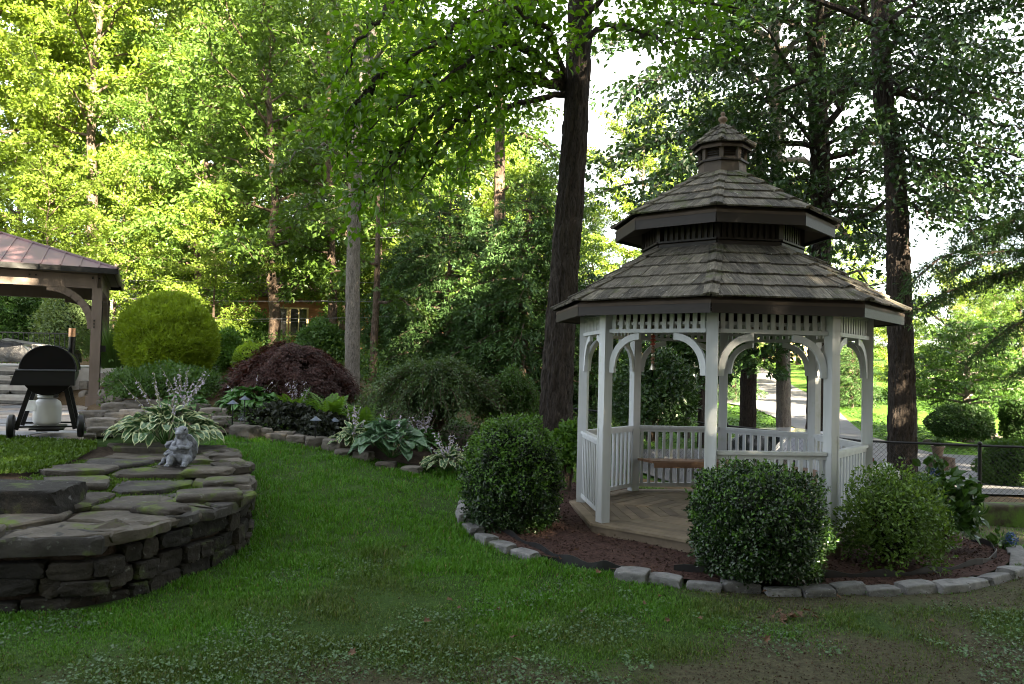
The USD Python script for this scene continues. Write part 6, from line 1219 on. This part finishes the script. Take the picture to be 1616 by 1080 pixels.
# ---------------------------------------------------------------- house in the woods, fence, cars, wires
hp = at_g(432, 40); hz = thing("wooden_house", "brown wooden house with a lit-framed window far behind the red maple", "house", hp, math.radians(8))
CEDW = mat("cedar_wall", (.30, .135, .07), rough=.8, var=.35, scale=3, stretch=(1, 1, 6)); ROOFD = mat("house_roof", (.07, .05, .045), rough=.9); CREAM = mat("cream_frame", (.55, .45, .25), rough=.6); GLASSD = mat("dark_window_glass", (.012, .014, .016), rough=.08, spec=.6)
obj("wall", MB().box((0, 2.5, 1.2), (11, 5, 3.6)).get(), CEDW, hz)
for i in range(12): obj("siding_board", MB().box((0, -.012, -.3 + i * .28), (11, .03, .262)).get(), CEDW, hz)
b = MB(); b.hexa(np.array([(-6, -.7, 3.0), (-6, -.7, 3.15), (-6, 2.6, 4.6), (-6, 2.6, 4.75), (6, -.7, 3.0), (6, -.7, 3.15), (6, 2.6, 4.6), (6, 2.6, 4.75)])); rf = obj("roof", b.get(), ROOFD, hz)
b = MB(); b.hexa(np.array([(-6, 5.7, 3.0), (-6, 5.7, 3.15), (-6, 2.6, 4.6), (-6, 2.6, 4.75), (6, 5.7, 3.0), (6, 5.7, 3.15), (6, 2.6, 4.6), (6, 2.6, 4.75)])); obj("roof_back", b.get(), ROOFD, hz)
v = trimesh.creation.icosphere(2); obj_raw("skylight_dome", (np.array(v.vertices) * [.7, .5, .35] + [-1.75, .3, 3.62], np.array(v.faces)), mat("skylight", (.8, .82, .85), rough=.2), rf)
for x in (.15, 1.15, -3.2, 3.6):
    w_ = obj("window", MB().box((x, -.05, 1.75), (.95, .06, 1.5)).get(), CREAM, hz)
    for xx in (-.21, .21): obj("pane", MB().box((x + xx, -.075, 1.75), (.36, .03, 1.34)).get(), GLASSD, w_)
hp2 = at_g(270, 46); h2_ = thing("grey_house", "grey house glimpsed through the leaves above the golden globe", "house", hp2)
obj("wall", MB().box((0, 2, 2.6), (7, 4, 5.8)).get(), mat("grey_siding", (.3, .3, .32), rough=.7), h2_); obj("roof", MB().hexa(np.array([(-4, -.5, 5.5), (-4, -.5, 5.7), (-4, 2, 7), (-4, 2, 7.2), (4, -.5, 5.5), (4, -.5, 5.7), (4, 2, 7), (4, 2, 7.2)])).get(), ROOFD, h2_)
for x in (-1.2, .6): w_ = obj("window", MB().box((x, -.04, 4.2), (1.0, .06, 1.4)).get(), mat("white_frame", (.7, .7, .7)), h2_); obj("pane", MB().box((x, -.07, 4.2), (.84, .03, 1.2)).get(), GLASSD, w_)
hp3 = at_g(1215, 70); h3_ = thing("tan_house", "tan house wall glimpsed through the gazebo arch beyond the driveway", "house", hp3)
obj("wall", MB().box((0, 3, 1.8), (12, 6, 4)).get(), mat("tan_siding", (.5, .34, .2), rough=.7), h3_); obj("roof", MB().hexa(np.array([(-6.4, -.5, 3.7), (-6.4, -.5, 3.9), (-6.4, 3, 5.6), (-6.4, 3, 5.8), (6.4, -.5, 3.7), (6.4, -.5, 3.9), (6.4, 3, 5.6), (6.4, 3, 5.8)])).get(), ROOFD, h3_)
for x in (-3, 0, 3): w_ = obj("window", MB().box((x, -.04, 2), (1.2, .06, 1.3)).get(), mat("white_frame", (.7, .7, .7)), h3_); obj("pane", MB().box((x, -.07, 2), (1.04, .03, 1.1)).get(), GLASSD, w_)
# chain-link fence
fa, fb = at(880, 642, 20.0), at(1700, 708, 12.3); fa[2] = h1(fa[0], fa[1]); fb[2] = h1(fb[0], fb[1])
fn = thing("chain_link_fence", "black chain-link fence running behind the gazebo to the right edge", "fence", (0, 0, 0)); nP = 6
tops = [at(880, 642, 20.0), at(1316, 686.5, 15.85), at(1512, 697.5, 13.9), at(1700, 709, 12.3)]
def fpt(s):
    x = fa[0] + (fb[0] - fa[0]) * s; y = fa[1] + (fb[1] - fa[1]) * s; zt_ = np.interp(x, [q[0] for q in tops], [q[2] for q in tops]); return x, y, zt_
sP = [0, .22, .44, .645, .835, 1.0]
x0 = at(1512, 697, 13.9)[0]; sP[4] = (x0 - fa[0]) / (fb[0] - fa[0])
pts = np.array([fpt(s) for s in np.linspace(0, 1, 24)]); obj("top_rail", tube(pts, .021, 8), BLKM, fn)
for s in sP:
    x, y, z = fpt(s); pp = obj("fence_post", tube([(x, y, h1(x, y) - .1), (x, y, z + .02)], .03, 8), BLKM, fn); e = trimesh.creation.icosphere(2, .036); e.apply_translation([x, y, z + .035]); obj("post_cap", e, BLKM, pp)
Ltot = np.linalg.norm((fb - fa)[:2]); hgt = 1.08; pitch = .085; wires = MB(); nw = int((Ltot + hgt) / pitch)
for sg_ in (1, -1):
    for i in range(-int(hgt / pitch), nw + int(hgt / pitch)):
        a, c = i * pitch, i * pitch + sg_ * hgt; lo, hi = 0.0, 1.0
        t0 = max(0, min(1, (0 - a) / (c - a))); t1 = max(0, min(1, (Ltot - a) / (c - a))); t0, t1 = min(t0, t1), max(t0, t1)
        if a < 0 and c < 0 or a > Ltot and c > Ltot or t1 - t0 < .05: continue
        P = []
        for u in (t0, (t0 + t1) / 2, t1): x, y, z = fpt(np.clip((a + (c - a) * u) / Ltot, 0, 1)); P.append((x, y, z - .02 - hgt * u))
        wires.tube(P, .0024, 3, False)
tag(obj("chain_link", wires.get(), BLKM, fn), kind="stuff")
# parked cars
def car(label, loc, rz, colour, sc=1.0):
    t = thing("parked_car", label, "car", loc, rz, "cars on the driveway"); P = mat("car_paint_" + colour[0], colour[1], rough=.25, spec=.5, var=.05, coat=.5)
    prof = [(-2.2, .35), (-2.25, .6), (-2.15, .85), (-1.6, .95), (-1.0, 1.02), (-.3, 1.42), (.9, 1.45), (1.7, 1.05), (2.1, 1.0), (2.2, .7), (2.2, .35)]
    n = len(prof); v, f = [], []
    for y, s in ((-.88, 1), (-.80, 0), (.80, 0), (.88, 1)): pass
    lower = [(x, min(z, 1.0)) for x, z in prof]
    b = m3.Manifold.extrude(m3.CrossSection([lower]), 1.76).rotate((90, 0, 0)).translate((0, .88, 0)); obj("body", b, P, t, smooth=30)
    cab = m3.Manifold.batch_hull([m3.Manifold.cube((.02, 1.66, .02), True).translate((x, 0, z)) for x, z in ((-1.1, .98), (1.75, .98))] + [m3.Manifold.cube((.02, 1.24, .02), True).translate((x, 0, z)) for x, z in ((-.35, 1.42), (.9, 1.44))]); obj("windows", cab, GLASSD, t)
    obj("roof_panel", m3.Manifold.batch_hull([m3.Manifold.cube((.02, 1.26, .02), True).translate((x, 0, z)) for x, z in ((-.36, 1.43), (.92, 1.45))] + [m3.Manifold.cube((.02, 1.1, .02), True).translate((x, 0, z)) for x, z in ((-.2, 1.475), (.8, 1.48))]), P, t)
    for sx in (-1, 1):
        for (x0_, z0_, x1_, z1_) in ((-1.1, 1.0, -.35, 1.44), (.25, 1.0, .3, 1.45), (1.72, 1.0, .9, 1.46)): obj("roof_pillar", MB().bar((x0_, sx * .83, z0_), (x1_, sx * .635, z1_), .07, .05).get(), P, t)
    for x in (-1.4, 1.35):
        for y in (-.80, .80):
            v, f = lathe([(0, -.1), (.2, -.1), (.31, -.1), (.33, -.06), (.33, .06), (.31, .1), (.2, .1), (0, .1)], 20); w_ = obj("wheel", (v[:, [0, 2, 1]] + [x, y, .33], f), BLKM, t, smooth=30); v, f = lathe([(0, -.108), (.2, -.108), (.2, .108), (0, .108)], 14); obj("rim", (v[:, [0, 2, 1]] + [x, y, .33], f), mat("steel", (.5, .5, .5)), w_)
    for y in (-.62, .62): obj("headlight", MB().box((-2.17, y, .70), (.06, .34, .13)).get(), mat("lamp_lens", (.7, .7, .7), rough=.1), t); obj("tail_light", MB().box((2.19, y, .78), (.04, .3, .14)).get(), mat("tail_red", (.10, .015, .015), rough=.3), t)
q = at_g(1232, 18.6); car("silver car parked close behind the gazebo railing on the driveway", q + [0, 0, .05], math.radians(25), ("silver", (.30, .31, .33)))
q = at_g(1105, 46); car("white car far off on the driveway, seen through the gazebo entrance", q + [0, 0, .05], math.radians(160), ("white", (.75, .75, .75)))
q = at_g(822, 40); car("pale car far off, seen left of the big dark trunk", q + [0, 0, .05], math.radians(175), ("pale", (.6, .65, .7)))
# wires across the woods
for i, (ya, yb, Yw) in enumerate([(452, 466, 27), (458, 461, 29), (488, 486, 27), (492, 493, 29), (372, 360, 30), (424, 436, 28)]):
    a, c = at(-120, ya, Yw), at(900, yb, Yw - 3); u = np.linspace(0, 1, 16)[:, None]; pts = a + (c - a) * u - np.array([0, 0, .35]) * (1 - (2 * u - 1) ** 2)
    tag(obj("power_line", tube(pts, .007, 5), mat("wire_grey", (.12, .12, .125), rough=.5)), ["lowest wire but one of the pair above the golden globe", "wire crossing just above the golden globe", "lower wire behind the top of the red maple", "lowest wire across the woods behind the red maple", "highest wire across the woods at left", "middle wire across the woods at pavilion eave height"][i], "power line", "power lines across the woods")
# plant pot on a stump, border log at the right, ground cover on the far lawn
sp = spot(1486, 20.5); t = thing("tree_stump", "rough tree stump with a small potted plant on the right lawn", "stump", sp); sr = np.random.default_rng(4)
obj_raw("stump", trunk_mesh(np.array([[0, 0, -.1], [0, 0, .2], [.02, 0, .38]]), [.34, .30, .28], sr, 12, 1.2, .08), BARK_BROWN, t); 
pt_ = thing("plant_pot", "small clay pot with a spiky plant on the stump", "plant pot", sp + [-.08, 0, .38]); obj("pot", lathe([(0, 0), (.11, 0), (.15, .22), (.17, .22), (.17, .26), (.13, .26), (.12, .2), (0, .2)], 16), mat("clay", (.13, .095, .07), rough=.8), pt_, smooth=30)
k = 120; D = np.c_[sr.normal(0, .5, (k, 2)), np.ones(k)]; obj_raw("leaves", leaves(np.zeros((k, 3)) + [0, 0, .2], D, sr.normal(size=(k, 3)), .3, .03), HEML, pt_)
rocks([(1556, 689, gnd(1556, 692)[1], 34, 12), (1580, 694, gnd(1580, 697)[1], 24, 9), (1468, 698, gnd(1468, 700)[1], 18, 8)], "dark rock on the right lawn near the tree stump", "rock", "rocks near the stump")
v, f = rock(np.random.default_rng(8), (3.2, .34, .34), 3, .10, .8); q = gnd(1600, 838); vv, ff, nn = meshkit.arrays((v + [q[0] + .9, q[1] + .5, q[2] + .1], f), True); tag(raw(npath("/World", "mossy_log"), vv, ff, mat("mossy_wood", (.05, .045, .03), rough=.95, var=.5, scale=6, bump=.8, bscale=20, patch=[((.07, .13, .02), 2.0, .42, .55)]), nn), "mossy log edging the ground at the right side", "log")
rr = np.random.default_rng(90); n = 70000; y = 17.5 * (48 / 17.5) ** rr.random(n); x = rr.uniform(1.5, 34, n); okk = ~contains_xy(road_poly.buffer(.15), x, y); x, y = x[okk], y[okk]; nz = meshkit.fbm(np.c_[x * .35, y * .35, x * 0], 3, 12); okk = nz > .44; x, y, nz = x[okk], y[okk], nz[okk]; n = len(x)
hh = (.05 + .5 * np.clip(nz - .5, 0, 1)) * rr.random(n); L = .09 * (y / 22)
GC_ = leafmat("groundcover_leaf", (.055, .125, .02), trans=.35, var=.4, scale=.8)
tag(obj_raw("ground_cover", leaves(np.c_[x, y, H(x, y) + hh + .02], rr.normal(0, 1, (n, 3)) * [1, 1, .3], np.c_[rr.normal(0, .4, (n, 2)), np.ones(n)], L, L * .6), GC_), "low green ground cover on the far right lawn", "ground cover", kind="stuff")
n = 60000; y = 13.5 * (45 / 13.5) ** rr.random(n); x = rr.uniform(-.75, .15, n) * y; nz = meshkit.fbm(np.c_[x * .5, y * .5, x * 0], 3, 13); okk = (nz > .45) & ~contains_xy(gard_poly.union(pat_poly).buffer(.2), x, y) & ~((x < -7.5) & (y < 21)); x, y, nz = x[okk], y[okk], nz[okk]; n = len(x); L = .12 * (y / 25)
tag(obj_raw("understory", leaves(np.c_[x, y, H(x, y) + rr.random(n) * 1.1 * np.clip((nz - .42) * 4, 0, 1)], rr.normal(0, 1, (n, 3)), np.c_[rr.normal(0, .6, (n, 2)), np.ones(n)], L, L * .55), leafmat("understory_leaf", (.085, .17, .03), trans=.4, var=.45, scale=.7)), "low green undergrowth on the woodland floor", "undergrowth", kind="stuff")
